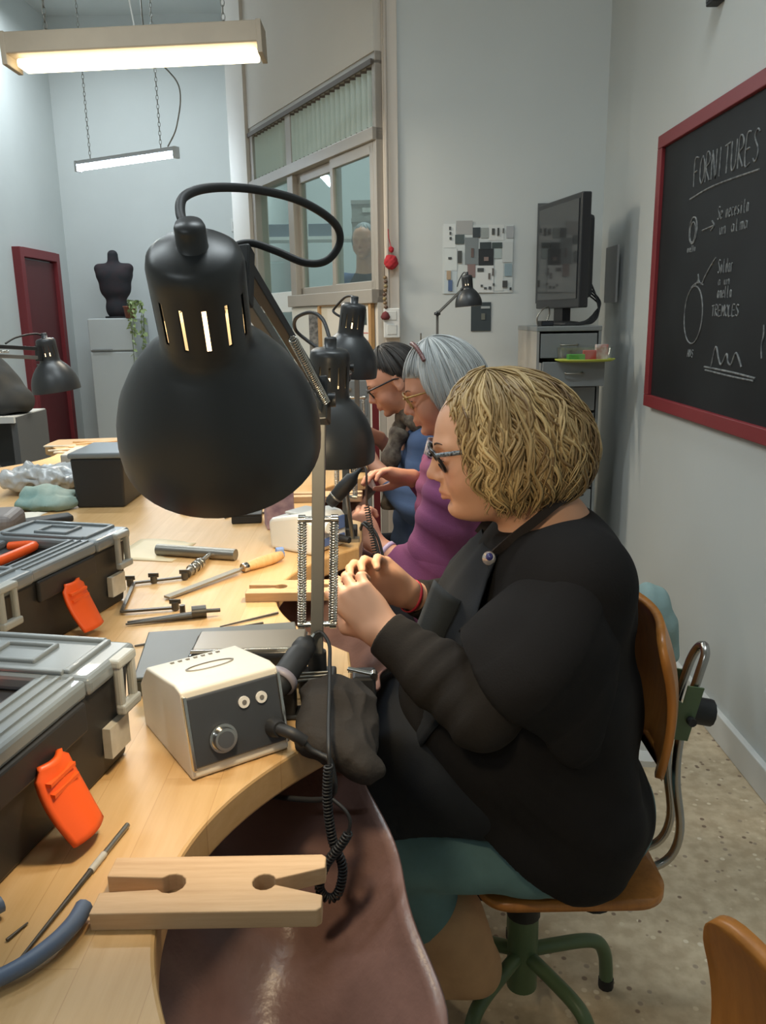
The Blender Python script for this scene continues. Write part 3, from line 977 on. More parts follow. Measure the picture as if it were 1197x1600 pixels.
def add_hand(s, W, p, n, thumb, curl=(0.6, 0.8, 0.5), spread=1.0, sc=1.0, tc=0.5):
    """Wrist W, direction p to the knuckles, n out of the back of the hand, thumb = +1/-1 side of p x n."""
    W, p, n = Vector(W), Vector(p).normalized(), Vector(n)
    n = (n - p * n.dot(p)).normalized(); sd = p.cross(n) * thumb
    ln = [0.072, 0.080, 0.074, 0.058]; kb = [0.084, 0.088, 0.083, 0.074]
    for i in range(4):
        off = (0.027 - 0.0185 * i) * sc
        K = W + p * kb[i] * sc + sd * off + n * (0.004 - 0.002 * abs(i - 1.2)) * sc
        s.cap(W + sd * off * 0.62, K, 0.0165 * sc, 0.0115 * sc, 0.012)
        d = (p + sd * (0.10 - 0.07 * i) * spread).normalized(); q = K; a = 0
        seg = [ln[i] * 0.46, ln[i] * 0.30, ln[i] * 0.24]
        rad = [0.0098, 0.0088, 0.0080, 0.0068]
        for j in range(3):
            a += curl[j] * (1 + 0.06 * i)
            dd = (d * math.cos(a) - n * math.sin(a)).normalized()
            e = q + dd * seg[j] * sc
            s.cap(q, e, rad[j] * sc, rad[j + 1] * sc, 0.003); q = e
    s.ell(W + p * 0.045 * sc - n * 0.010 * sc, (0.042 * sc, 0.036 * sc, 0.014 * sc), 0.012, np.array([tuple(p), tuple(sd), tuple(n)]))
    b = W + p * 0.022 * sc + sd * 0.024 * sc - n * 0.008 * sc
    m = b + (p * 0.62 + sd * 0.55 - n * (0.25 + 0.2 * tc)).normalized() * 0.042 * sc
    e = m + (p * 0.85 + sd * (0.2 - 0.3 * tc) - n * (0.2 + 0.4 * tc)).normalized() * 0.030 * sc
    f = e + (p * 0.85 - sd * (0.05 + 0.2 * tc) - n * (0.1 + 0.3 * tc)).normalized() * 0.024 * sc
    s.cap(W + p * 0.01 * sc + sd * 0.012 * sc, m, 0.0165 * sc, 0.0130 * sc, 0.012); s.cap(m, e, 0.0118 * sc, 0.0100 * sc, 0.004); s.cap(e, f, 0.0100 * sc, 0.0078 * sc, 0.003)


def hair(name, parent, M, org, env, tmax, n, wave, rad, m, seed=1, steps=22, base=0.93, sides=5, flow=None, cycles=3.0, cen=(-0.01, 0, 0.0), jitter=0.05, swirl=0.0, clump=1):
    """Locks laid over a head-shaped envelope. env = front, back, side, top, bottom radii; tmax(phi) = how far down each lock runs."""
    rg = np.random.RandomState(seed)
    fr, bk, sdw, tp, bt = env

    def surf(phi, th, sc):
        x, y, z = np.sin(th) * np.cos(phi), np.sin(th) * np.sin(phi), np.cos(th)
        rx = np.where(x > 0, fr, bk); rz = np.where(z > 0, tp, bt)
        r = 1 / np.sqrt((x / rx) ** 2 + (y / sdw) ** 2 + (z / rz) ** 2)
        return np.stack([x * r * sc + cen[0], y * r * sc + cen[1], z * r * sc + cen[2]], -1)
    A = np.array(M); VS = []; FS = []; TS = []
    # under-layer
    nu, nv = 72, 26
    ph = np.linspace(-PI, PI, nu, endpoint=False); tt = np.linspace(0, 1, nv)
    tm = np.array([tmax(a) for a in ph])
    G = surf(ph[:, None], tm[:, None] * tt[None, :] + 1e-3, base)
    G2 = surf(ph[:, None], tm[:, None] * tt[None, :] + 1e-3, base - 0.16)
    off = 0
    for g, fl in ((G, False), (G2, True)):
        v = g.reshape(-1, 3); VS.append(v); TS.append(np.full(len(v), 0.25) + 0.1 * rg.rand(len(v)))
        i = np.arange(nu)[:, None]; j = np.arange(nv - 1)[None, :]
        a = i * nv + j; b = ((i + 1) % nu) * nv + j
        q = np.stack([a, a + 1, b + 1, b], -1).reshape(-1, 4) + off
        FS.append(q[:, ::-1] if fl else q); off += len(v)
    i = np.arange(nu); a = i * nv + nv - 1; b = ((i + 1) % nu) * nv + nv - 1
    FS.append(np.stack([b, a, a + nu * nv, b + nu * nv], -1))
    # locks
    for q in range(n):
        if q % clump == 0:
            g_phi = rg.uniform(-PI, PI); g_len = rg.uniform(0.84, 1.04); g_t0 = rg.uniform(0.0, 0.55) ** 1.5
            g_amp = rg.uniform(0.5, 1.3); g_fq = rg.uniform(0.7, 1.3); g_p = rg.uniform(0, 6.28, 2); g_r = rg.uniform(0, 1); g_t = rg.normal(0.5, 0.20)
        sp = 0.0 if clump == 1 else 1.0
        phi0 = g_phi + sp * rg.normal(0, 0.035); tmx = tmax(phi0) * (g_len + sp * rg.normal(0, 0.03))
        t0 = np.clip(g_t0 + sp * rg.normal(0, 0.05), 0, 0.8) * tmx
        t = np.linspace(0, 1, steps)
        th = t0 + (tmx - t0) * t
        amp = wave * g_amp * (1 + sp * rg.normal(0, 0.15)); fq = cycles * g_fq * (tmx - t0) / 2.0; p1, p2 = g_p + sp * rg.normal(0, 0.35, 2)
        ramp = np.clip(t * 2.2, 0.15, 1)
        phi = phi0 + amp * ramp * np.sin(6.28 * fq * t + p1) / np.maximum(0.35, np.sin(th)) / 0.12 + swirl * (1 - t) * rg.uniform(.5, 1.2)
        if flow: phi = phi + flow(phi0, t)
        scl = base + 0.02 + jitter * (g_r if clump > 1 else rg.uniform(0, 1)) + sp * rg.normal(0, 0.012) + amp * 4.0 * ramp * np.cos(6.28 * fq * t + p2) * 0.6
        C = surf(phi, th, scl)
        r = rad * rg.uniform(0.6, 1.35) * np.clip(np.minimum((t + 0.12) * 4, (1.03 - t) * 3.2), 0.12, 1)
        d = np.gradient(C, axis=0); d /= np.linalg.norm(d, axis=1, keepdims=True) + 1e-9
        o = C - np.array(cen); u = np.cross(d, o); u /= np.linalg.norm(u, axis=1, keepdims=True) + 1e-9; v = np.cross(d, u)
        w = np.arange(sides) * 2 * PI / sides
        ring = C[:, None, :] + (u[:, None, :] * (np.cos(w)[None, :, None]) * 1.25 + v[:, None, :] * (np.sin(w)[None, :, None]) * 0.8) * r[:, None, None]
        VS.append(ring.reshape(-1, 3)); TS.append(np.full(steps * sides, np.clip(g_t + rg.normal(0, 0.12 if clump > 1 else 0.15), 0, 1)))
        i = np.arange(steps - 1)[:, None]; j = np.arange(sides)[None, :]
        a = i * sides + j; b = i * sides + (j + 1) % sides
        FS.append(np.stack([a, b, b + sides, a + sides], -1).reshape(-1, 4) + off); off += steps * sides
    P = np.concatenate(VS); P = P @ A[:3, :3].T + A[:3, 3] - np.array(org)
    return np_obj(name, P, np.concatenate(FS), m, parent, np.concatenate(TS))


def glasses(parent, M, org, m, m_lens, sc=1.0, w=0.026, hgt=0.019, r=0.0026, tilt=0.10, xo=0.106, name='glasses', temple_m=None, tr=0.0030):
    O = Vector(org)
    def T(x, y, z): return (M @ Vector((x * sc, y * sc, z * sc))) - O
    mb = MB()
    lens = []
    for s in (-1, 1):
        pts = []
        for k in range(28):
            a = 2 * PI * k / 28
            cx = math.copysign(abs(math.cos(a)) ** 0.62, math.cos(a)); cz = math.copysign(abs(math.sin(a)) ** 0.70, math.sin(a))
            y = s * 0.033 + cx * w; z = 0.004 + cz * hgt
            pts.append(T(xo - tilt * (0.022 - z) * 0.7 - abs(y) * abs(y) * 1.6, y, z))
        lens.append(pts); mb.tube(pts, r * sc, 8, closed=True)
    mb.tube([T(xo, -0.009, 0.011), T(xo + 0.003, 0, 0.013), T(xo, 0.009, 0.011)], r * sc, 8)
    fr = mb.build(name, m, parent)
    for s in (-1, 1):
        mb = MB(); y = s * (0.033 + w + 0.001)
        mb.tube([T(xo - 0.0065, y * 0.97, 0.017), T(xo - 0.016, s * 0.066, 0.018), T(0.05, s * 0.074, 0.016), T(0.0, s * 0.082, 0.014), T(-0.018, s * 0.083, 0.008), T(-0.030, s * 0.080, -0.012)], tr * sc, 6)
        mb.build('temple', temple_m or m, fr)
    for pts in lens:
        mb = MB(); mb.add(pts, [tuple(range(len(pts)))]); mb.build('lens', m_lens, fr)
    return fr


def eye_line(parent, M, org, m, sc=1.0):
    O = Vector(org)
    for s in (-1, 1):
        mb = MB()
        pts = [(M @ Vector((x * sc, s * y * sc, z * sc))) - O for x, y, z in ((0.0885, 0.019, 0.0035), (0.0932, 0.026, 0.0020), (0.0938, 0.033, 0.0012), (0.0905, 0.040, 0.0015), (0.0855, 0.046, 0.0035))]
        mb.tube(spline(pts, 4), lambda t: 0.0014 * (1 - abs(t - .5)) * sc, 5); mb.build('eyelash', m, parent)
        mb = MB()
        pts = [(M @ Vector((x * sc, s * y * sc, z * sc))) - O for x, y, z in ((0.0985, 0.014, 0.0275), (0.0975, 0.026, 0.0325), (0.091, 0.040, 0.0325), (0.082, 0.052, 0.0275))]
        mb.tube(spline(pts, 4), lambda t: 0.0024 * (1.1 - t) * sc, 5); mb.build('eyebrow', m, parent)


def ring_band(mb, c, d, R, w, t, n=28, sx=1.0):
    """Flat band of radius R round axis d."""
    u, v, d = frame_of(d); c = Vector(c)
    prof = [(R, -w / 2), (R + t, -w / 2), (R + t, w / 2), (R, w / 2), (R, -w / 2)]
    M = Matrix((u * sx, v, d)).transposed().to_4x4(); M.translation = c
    mb.lathe(prof, n, M); return mb

# ================================================================== the three women at the bench
M_skin = tinted('skin_fair', '#d8a688', 'tint', '#b9605a', 0.48, 0.35)
M_skin2 = tinted('skin_rosy', '#d29a80', 'tint', '#a9544e', 0.48, 0.35)
M_lash = mat('dark_lash', '#4a352c', 0.7)
M_lens = glass('spectacle_lens', (0.93, 0.93, 0.95), 0.10)
M_blk = mat('black_jersey', '#1e1c1c', 0.9, var=0.25, scale=5, bump=0.12, bscale=300, spec=0.2)
M_blk2 = mat('charcoal_sleeve', '#2b2724', 0.9, var=0.2, scale=6, bump=0.12, bscale=300, spec=0.25)
M_apron = mat('apron_slate_cotton', '#22252a', 0.9, spec=0.25, var=0.15, scale=9, bump=0.1, bscale=400)
M_strap = mat('apron_strap', '#2b2320', 0.8)
M_denim = mat('washed_teal_denim', '#66898c', 0.85, var=0.3, scale=10, bump=0.15, bscale=250)
M_boot = mat('tan_suede', '#c49d76', 0.9, var=0.2, scale=12, bump=0.15, bscale=150)
M_blond = tinted('blond_hair', '#6e5230', 'tint', '#cdb07c', 0.45, 0.4)
M_silver = tinted('silver_hair', '#8e9293', 'tint', '#cfd2d1', 0.42, 0.45)
M_brunette = tinted('dark_hair', '#242120', 'tint', '#4a4541', 0.45, 0.4)

# ---- woman in black -------------------------------------------------------
W1 = (0.31, 1.42, 0.0)
w1 = thing('person', 'blonde curly-haired woman in black batwing top, dark apron and patterned glasses', 'person', W1)
H1 = head_frame((0.194, 1.42, 1.174), math.radians(11))
s = SDF()
add_head(s, H1, 1.0, plump=1.0)
s.cap((0.245, 1.42, 1.125), (0.305, 1.42, 1.00), 0.064, 0.072, 0.03)
s.cap((0.305, 1.42, 1.02), (0.312, 1.29, 0.985), 0.060, 0.050, 0.03).cap((0.305, 1.42, 1.02), (0.312, 1.55, 0.985), 0.060, 0.050, 0.03)
s.ell((0.285, 1.42, 0.90), (0.125, 0.16, 0.14), 0.04).ell((0.27, 1.42, 0.66), (0.15, 0.19, 0.20), 0.05).ell((0.33, 1.42, 0.52), (0.15, 0.20, 0.115), 0.04)
s.chain([(0.30, 1.27, 0.965), (0.155, 1.178, 0.803), (0.085, 1.22, 0.840), (-0.004, 1.288, 0.888)], [0.052, 0.044, 0.040, 0.0265], 0.015)
s.chain([(0.32, 1.57, 0.975), (0.20, 1.64, 0.775), (0.11, 1.575, 0.83), (0.040, 1.515, 0.876)], [0.052, 0.044, 0.038, 0.0260], 0.015)
add_hand(s, (-0.004, 1.288, 0.888), (-0.66, 0.42, 0.66), (-0.25, -0.90, 0.30), -1, curl=(0.5, 0.75, 0.5), sc=1.0)
add_hand(s, (0.040, 1.515, 0.876), (-0.80, -0.16, 0.72), (0.12, 0.95, 0.24), 1, curl=(0.45, 0.7, 0.5), sc=1.0)
solid('body', s, 0.0027, M_skin, w1, W1, it=1, tint=face_tint(H1))
eye_line(w1, H1, W1, M_lash)
pat = mat('patterned_frame', '#1a1c22', 0.3, color2='#8c98a4', scale=260, detail=1)
glasses(w1, H1, W1, mat('black_frame', '#17181c', 0.3), M_lens, 1.0, w=0.0255, hgt=0.0195, r=0.0030, tilt=0.55, xo=0.1085, temple_m=pat, tr=0.0042)


def tmax1(p):
    a = abs(p)
    k = np.clip((a - 0.72) / 0.50, 0, 1); k = k * k * (3 - 2 * k)
    low = 2.25 - 0.10 * np.clip((a - 1.4) / 1.7, 0, 1)
    return 0.80 * (1 - k) + low * k


hair('hair', w1, H1, W1, (0.112, 0.172, 0.122, 0.168, 0.112), tmax1, 2600, 0.0085, 0.0021, M_blond, seed=4, steps=34, cycles=3.4, jitter=0.10, base=0.88, sides=4, clump=9, cen=(-0.012, 0, -0.032))
# wide black top over a charcoal long-sleeved one, flared half sleeve, slate apron
s = SDF()
s.ell((0.310, 1.42, 0.93), (0.120, 0.205, 0.150), 0.05).ell((0.280, 1.42, 0.83), (0.165, 0.220, 0.20), 0.06).ell((0.245, 1.42, 0.66), (0.225, 0.255, 0.21), 0.07).ell((0.290, 1.42, 0.505), (0.205, 0.258, 0.135), 0.07)
s.cap((0.312, 1.26, 0.985), (0.312, 1.58, 0.985), 0.074, 0.074, 0.05)
s.cap((0.305, 1.25, 0.965), (0.255, 1.215, 0.80), 0.080, 0.095, 0.06).cap((0.29, 1.235, 0.78), (0.335, 1.235, 0.57), 0.080, 0.075, 0.08)
s.cap((0.305, 1.60, 0.965), (0.24, 1.64, 0.80), 0.080, 0.10, 0.06)
s.cap((0.36, 1.33, 0.50), (0.33, 1.24, 0.465), 0.08, 0.05, 0.05)
# wide neck opening
s.ell((0.232, 1.42, 1.112), (0.152, 0.145, 0.085), 0.02, None, True)
# hem: cut away over the lap, dipping behind
s.plane((-0.63, 0.0, -0.777), -0.524).plane((0, 0, -1), -0.425)


def d1(P):
    f = folds(P, (0.33, 1.2, 1.0), (0.05, 1.2, 0.55), 44, 3) * 0.0035 * np.clip((P[:, 0] - 0.05) * 6, 0, 1) * np.clip((0.98 - P[:, 2]) * 6, 0, 1)
    g = folds(P, (0.1, 1.3, 0.5), (0.42, 1.2, 0.95), 42, 9) * 0.0045 * np.clip((0.76 - P[:, 2]) * 6, 0, 1)
    return f + g + sines(P, 5, 26) * 0.004


solid('top', s, 0.0042, M_blk, w1, W1, disp=d1)
s = SDF()
s.chain([(0.25, 1.20, 0.88), (0.150, 1.172, 0.800), (0.085, 1.215, 0.840), (0.010, 1.278, 0.880)], [0.066, 0.057, 0.051, 0.041], 0.03)
s.plane((-0.76, 0.44, 0.48), (-0.76 * 0.010 + 0.44 * 1.278 + 0.48 * 0.880) + 0.012)
solid('sleeve', s, 0.0034, M_blk2, w1, W1, disp=lambda P: folds(P, (0.17, 1.17, 0.78), (0.01, 1.28, 0.88), 165, 2) * 0.0020 * np.clip((P[:, 0] - 0.015) * 14, 0, 1) * np.clip((0.16 - P[:, 0]) * 14, 0, 1) + sines(P, 8, 40) * 0.0016)
s = SDF()
s.chain([(0.24, 1.635, 0.80), (0.20, 1.640, 0.775), (0.12, 1.585, 0.825), (0.070, 1.542, 0.855)], [0.065, 0.060, 0.048, 0.037], 0.03)
s.plane((-0.70, -0.55, 0.45), (-0.70 * 0.07 - 0.55 * 1.542 + 0.45 * 0.855) + 0.012)
solid('sleeve', s, 0.0045, M_blk2, w1, W1, disp=lambda P: sines(P, 12, 40) * 0.002)
s = SDF()
s.cap((0.300, 1.245, 0.970), (0.205, 1.190, 0.850), 0.082, 0.108, 0.05).cap((0.27, 1.215, 0.88), (0.290, 1.195, 0.755), 0.085, 0.074, 0.06).cap((0.20, 1.18, 0.87), (0.15, 1.20, 0.82), 0.09, 0.08, 0.05)
s.plane((-0.743, 0.0, -0.669), -0.694)
cs = solid('half_sleeve', s, 0.0038, M_blk, w1, W1, disp=lambda P: folds(P, (0.35, 1.2, 0.80), (0.15, 1.2, 0.98), 40, 6) * 0.0055 + sines(P, 4, 24) * 0.005)
# apron: lap, bib, pocket, neck strap, brooch
s = SDF()
s.cap((0.19, 1.33, 0.60), (0.00, 1.31, 0.585), 0.135, 0.088, 0.05).cap((0.19, 1.52, 0.60), (0.00, 1.54, 0.585), 0.135, 0.088, 0.05).ell((0.06, 1.42, 0.62), (0.12, 0.20, 0.09), 0.05)
s.plane((0.1, 0, -1), -0.520)
ap = solid('apron', s, 0.0045, M_apron, w1, W1, disp=lambda P: folds(P, (0.0, 1.2, 0.5), (0.2, 1.2, 0.75), 48, 13) * 0.004 + sines(P, 15, 22) * 0.005)
prof = [(1.005, 0.180), (0.97, 0.146), (0.93, 0.110), (0.88, 0.086), (0.82, 0.070), (0.74, 0.046), (0.66, 0.016)]


def bib(u, v):
    k = v * (len(prof) - 1); i = min(int(k), len(prof) - 2); t = k - i
    z = prof[i][0] * (1 - t) + prof[i + 1][0] * t; x = prof[i][1] * (1 - t) + prof[i + 1][1] * t
    hw = (0.085 + 0.13 * min(1, v * 2.0)) * (1 - 0.7 * max(0, v - 0.55))
    dy = (u - 0.5) * 2 * hw
    return (x - W1[0] + 1.35 * dy * dy + 0.003 * math.sin(dy * 60 + 8 * v), 1.42 + dy - W1[1], z + 0.25 * dy * dy * (1 if v < 0.2 else 0))


mb = MB(); mb.grid(bib, 24, 30, 0.004); mb.build('bib', M_apron, ap)
Q = [Vector((0.085, 1.315, 0.968)), Vector((0.130, 1.315, 0.930)), Vector((0.048, 1.315, 0.868)), Vector((0.098, 1.315, 0.822))]
mb = MB(); mb.grid(lambda u, v: tuple(Q[0].lerp(Q[1], u).lerp(Q[2].lerp(Q[3], u), v) + Vector((0, -0.012 * math.sin(PI * u), 0)) - Vector(W1)), 8, 8, 0.004)
mb.build('pocket', mat('apron_slate_lit', '#3d4247', 0.85, var=0.1, scale=9, bump=0.1, bscale=400), ap)  # paler than the apron: light falling on the pocket put into its colour
for yy in (-1, 1):
    mb = MB(); pts = spline([(0.180, 1.42 + yy * 0.080, 0.998), (0.210, 1.42 + yy * 0.096, 1.030), (0.255, 1.42 + yy * 0.090, 1.064), (0.300, 1.42 + yy * 0.072, 1.094), (0.345, 1.42 + yy * 0.03, 1.10)], 6)
    for a, b in zip(pts, pts[1:]): mb.bar(a - Vector(W1), b - Vector(W1) + (b - a) * 0.1, 0.016, 0.003, up=(0.55, yy * 0.75, 0.35))
    mb.build('strap', M_strap, ap)
mb = MB(); c = Vector((0.178, 1.328, 1.000)) - Vector(W1)
mb.lathe([(0.0, -0.005), (0.010, -0.005), (0.0125, 0.0), (0.011, 0.004), (0.0, 0.005)], 20, Matrix.Translation(c) @ Matrix.Rotation(math.radians(75), 4, 'X') @ Matrix.Rotation(-0.5, 4, 'Y'))
br = mb.build('brooch', mat('brooch_silver', '#d9d2cf', 0.2, metal=0.7), ap)
mb = MB(); mb.lathe([(0.0, 0.008), (0.005, 0.0075), (0.0070, 0.004), (0.0070, 0.0)], 18, Matrix.Translation(c + Vector((0.002, 0, 0.003))) @ Matrix.Rotation(math.radians(75), 4, 'X') @ Matrix.Rotation(-0.5, 4, 'Y')); mb.build('stone', mat('violet_stone', '#3a3a78', 0.15, coat=0.6), br)
mb = MB(); ring_band(mb, Vector((0.052, 1.526, 0.866)) - Vector(W1), (0.75, 0.45, -0.40), 0.0315, 0.006, 0.002); mb.build('bracelet', mat('red_thread', '#c23040', 0.6), w1)
# jeans and boots
s = SDF()
s.cap((0.36, 1.325, 0.488), (-0.02, 1.31, 0.475), 0.100, 0.074, 0.03).cap((0.36, 1.515, 0.488), (-0.02, 1.55, 0.475), 0.100, 0.074, 0.03)
s.cap((0.30, 1.26, 0.455), (0.06, 1.28, 0.47), 0.058, 0.060, 0.03)
s.ell((0.36, 1.42, 0.490), (0.15, 0.19, 0.095), 0.04)
s.cap((0.0, 1.31, 0.468), (0.122, 1.312, 0.26), 0.070, 0.058, 0.02).cap((-0.02, 1.55, 0.468), (0.012, 1.556, 0.20), 0.070, 0.058, 0.02)
solid('jeans', s, 0.005, M_denim, w1, W1, disp=lambda P: folds(P, (0.1, 1.3, 0.55), (0.3, 1.3, 0.30), 75, 7) * 0.002 + sines(P, 3, 35) * 0.002)
for B_ in (((0.108, 1.312, 0.300), (0.145, 1.314, 0.213), (0.163, 1.315, 0.188), (0.030, 1.306, 0.182), 0.1435), ((0.010, 1.556, 0.235), (0.024, 1.560, 0.085), (0.030, 1.560, 0.050), (-0.115, 1.552, 0.044), 0.0015)):   # one foot rests on the star base, the other on the floor
    s = SDF(); s.cap(B_[0], B_[1], 0.073, 0.060, 0.02).cap(B_[2], B_[3], 0.048, 0.041, 0.02).plane((0, 0, -1), -B_[4] - 0.0005)
    solid('boot', s, 0.004, M_boot, w1, W1, disp=lambda P: sines(P, 9, 45) * 0.0016, rest=B_[4])

# ---- woman in purple ------------------------------------------------------
M_purple = mat('purple_wool', '#83456f', 0.9, var=0.18, scale=7, bump=0.15, bscale=260)
M_stripe = mat('printed_collar', '#d9d4d2', 0.8, color2='#5b6fa8', scale=60)
W2 = (0.24, 2.30, 0.0)
w2 = thing('person', 'silver-haired woman in purple cardigan with beaded headband and amber glasses', 'person', W2)
H2 = head_frame((0.172, 2.30, 1.200), math.radians(19))
s = SDF(); add_head(s, H2, 1.0)
s.cap((0.212, 2.30, 1.15), (0.218, 2.30, 1.01), 0.056, 0.066, 0.03)
s.ell((0.21, 2.30, 0.90), (0.11, 0.16, 0.13), 0.04).ell((0.26, 2.30, 0.68), (0.13, 0.17, 0.22), 0.05)
s.chain([(0.20, 2.13, 0.965), (0.115, 2.074, 0.725), (0.04, 2.12, 0.755), (-0.028, 2.165, 0.800)], [0.048, 0.040, 0.036, 0.0255], 0.015)
s.chain([(0.205, 2.47, 0.965), (0.195, 2.49, 0.82), (0.150, 2.44, 0.88), (0.088, 2.385, 0.935)], [0.048, 0.040, 0.034, 0.025], 0.015)
add_hand(s, (-0.028, 2.165, 0.800), (-0.40, 0.28, 0.70), (-0.5, -0.75, -0.1), -1, curl=(0.9, 1.0, 0.7), sc=0.96)
add_hand(s, (0.088, 2.385, 0.935), (-0.92, -0.10, 0.22), (0.10, 0.45, 0.90), 1, curl=(0.35, 0.45, 0.35), sc=0.98)
solid('body', s, 0.0036, M_skin2, w2, W2, it=1, tint=face_tint(H2))
eye_line(w2, H2, W2, M_lash)
glasses(w2, H2, W2, mat('amber_frame', '#8a6a38', 0.3, color2='#c49a58', scale=120), M_lens, 1.0, w=0.026, hgt=0.021, r=0.0026, tilt=0.4, xo=0.109)


def tmax2(p):
    a = abs(p); k = np.clip((a - 0.75) / 0.55, 0, 1); k = k * k * (3 - 2 * k)
    return 0.98 * (1 - k) + 2.2 * k


hair('hair', w2, H2, W2, (0.120, 0.128, 0.098, 0.148, 0.145), tmax2, 1500, 0.0020, 0.0020, M_silver, seed=8, steps=20, cycles=1.3, jitter=0.045, base=0.93, sides=4, clump=6)
mb = MB()
pts = []
for k in range(33):
    a = -0.85 + 1.7 * k / 32
    pts.append((H2 @ Vector((0.040 - 0.02 * abs(math.sin(a)), 0.104 * math.sin(a), 0.002 + 0.146 * math.cos(a)))) - Vector(W2))
mb.tube(pts, 0.0058, 8); hb = mb.build('headband', mat('beaded_band', '#5c2327', 0.4, color2='#8a6a66', scale=220, detail=1), w2)
s = SDF()
s.ell((0.215, 2.30, 0.90), (0.120, 0.180, 0.150), 0.05).ell((0.245, 2.30, 0.72), (0.150, 0.205, 0.24), 0.06).ell((0.27, 2.30, 0.52), (0.18, 0.22, 0.125), 0.06)
s.cap((0.205, 2.15, 0.978), (0.205, 2.45, 0.978), 0.068, 0.068, 0.05)
s.chain([(0.190, 2.125, 0.965), (0.115, 2.075, 0.735)], [0.076, 0.070], 0.04)
s.chain([(0.205, 2.475, 0.965), (0.195, 2.49, 0.82)], [0.072, 0.060], 0.04)
s.ell((0.205, 2.30, 1.09), (0.085, 0.085, 0.07), 0.02, None, True)
pf = lambda P: folds(P, (0.25, 2.1, 0.98), (0.1, 2.08, 0.7), 85, 5) * 0.0035 + sines(P, 21, 28) * 0.003
solid('cardigan', s, 0.0055, M_purple, w2, W2, disp=pf)
s = SDF(); s.chain([(0.135, 2.09, 0.79), (0.112, 2.074, 0.725), (0.030, 2.122, 0.757)], [0.068, 0.068, 0.048], 0.04)
s.plane((-0.85, 0.45, 0.35), (-0.85 * 0.02 + 0.45 * 2.13 + 0.35 * 0.765))
solid('sleeve', s, 0.005, M_purple, w2, W2, disp=pf)
s = SDF(); s.chain([(0.195, 2.49, 0.82), (0.155, 2.44, 0.88), (0.118, 2.408, 0.912)], [0.060, 0.046, 0.040], 0.04)
solid('sleeve', s, 0.005, M_purple, w2, W2, disp=pf)
mb = MB(); ring_band(mb, Vector((0.008, 2.142, 0.776)) - Vector(W2), (0.74, -0.47, -0.47), 0.031, 0.012, 0.003); mb.build('bracelet', mat('lilac_band', '#c9b4d2', 0.4), w2)
mb = MB(); ring_band(mb, Vector((0.205, 2.30, 1.022)) - Vector(W2), (0.25, 0, 1), 0.078, 0.042, 0.006, sx=1.15); mb.build('collar', M_stripe, w2)
s = SDF(); s.cap((0.30, 2.21, 0.473), (-0.03, 2.19, 0.47), 0.085, 0.066, 0.03).cap((0.30, 2.39, 0.473), (-0.03, 2.42, 0.47), 0.085, 0.066, 0.03).cap((-0.03, 2.19, 0.47), (-0.040, 2.20, 0.12), 0.064, 0.05, 0.02).cap((-0.03, 2.42, 0.47), (-0.040, 2.41, 0.12), 0.064, 0.05, 0.02)
solid('trousers', s, 0.007, mat('dark_cotton', '#2b2a30', 0.85), w2, W2)
for fy in (2.20, 2.41):
    s = SDF(); s.cap((-0.038, fy, 0.11), (-0.033, fy, 0.05), 0.048, 0.045, 0.02).cap((-0.033, fy, 0.045), (-0.18, fy, 0.035), 0.044, 0.036, 0.02).plane((0, 0, -1), -0.002)
    solid('shoe', s, 0.006, M_blackp, w2, W2)

# ---- woman in blue --------------------------------------------------------
M_blue = mat('blue_wool', '#4d6287', 0.9, var=0.2, scale=8, bump=0.12, bscale=220)
M_scarf = mat('brown_scarf', '#4b4038', 0.9, color2='#7d7263', scale=40, bump=0.3, bscale=120)
W3 = (0.16, 3.12, 0.0)
w3 = thing('person', 'dark-haired woman in blue jumper, brown scarf and black-framed glasses', 'person', W3)
H3 = head_frame((0.052, 3.10, 1.165), math.radians(28))
s = SDF(); add_head(s, H3, 1.0)
s.cap((0.10, 3.10, 1.115), (0.155, 3.11, 0.98), 0.054, 0.064, 0.03)
s.ell((0.17, 3.11, 0.88), (0.11, 0.16, 0.13), 0.04).ell((0.19, 3.12, 0.66), (0.13, 0.17, 0.2), 0.05)
s.chain([(0.17, 2.95, 0.95), (0.12, 2.89, 0.72), (0.03, 2.93, 0.81), (-0.045, 2.975, 0.887)], [0.048, 0.040, 0.034, 0.025], 0.015)
s.chain([(0.17, 3.28, 0.95), (0.12, 3.33, 0.76), (0.05, 3.27, 0.86), (-0.01, 3.20, 0.935)], [0.048, 0.040, 0.034, 0.025], 0.015)
add_hand(s, (-0.045, 2.975, 0.887), (-0.5, 0.34, 0.85), (-0.3, -0.9, 0.25), -1, curl=(0.45, 0.6, 0.4), sc=0.95)
add_hand(s, (-0.01, 3.20, 0.935), (-0.85, -0.3, 0.40), (0.1, 0.7, 0.6), 1, curl=(0.4, 0.5, 0.4), sc=0.95)
solid('body', s, 0.0042, M_skin2, w3, W3, it=1, tint=face_tint(H3))
eye_line(w3, H3, W3, M_lash)
glasses(w3, H3, W3, mat('black_frame', '#17181c', 0.3), M_lens, 1.0, w=0.0265, hgt=0.019, r=0.0026, tilt=0.4, xo=0.109)


def tmax3(p):
    a = abs(p); k = np.clip((a - 0.9) / 0.9, 0, 1); k = k * k * (3 - 2 * k)
    return 0.86 * (1 - k) + 1.95 * k if a > 2.0 else (0.86 * (1 - k) + 1.52 * k)


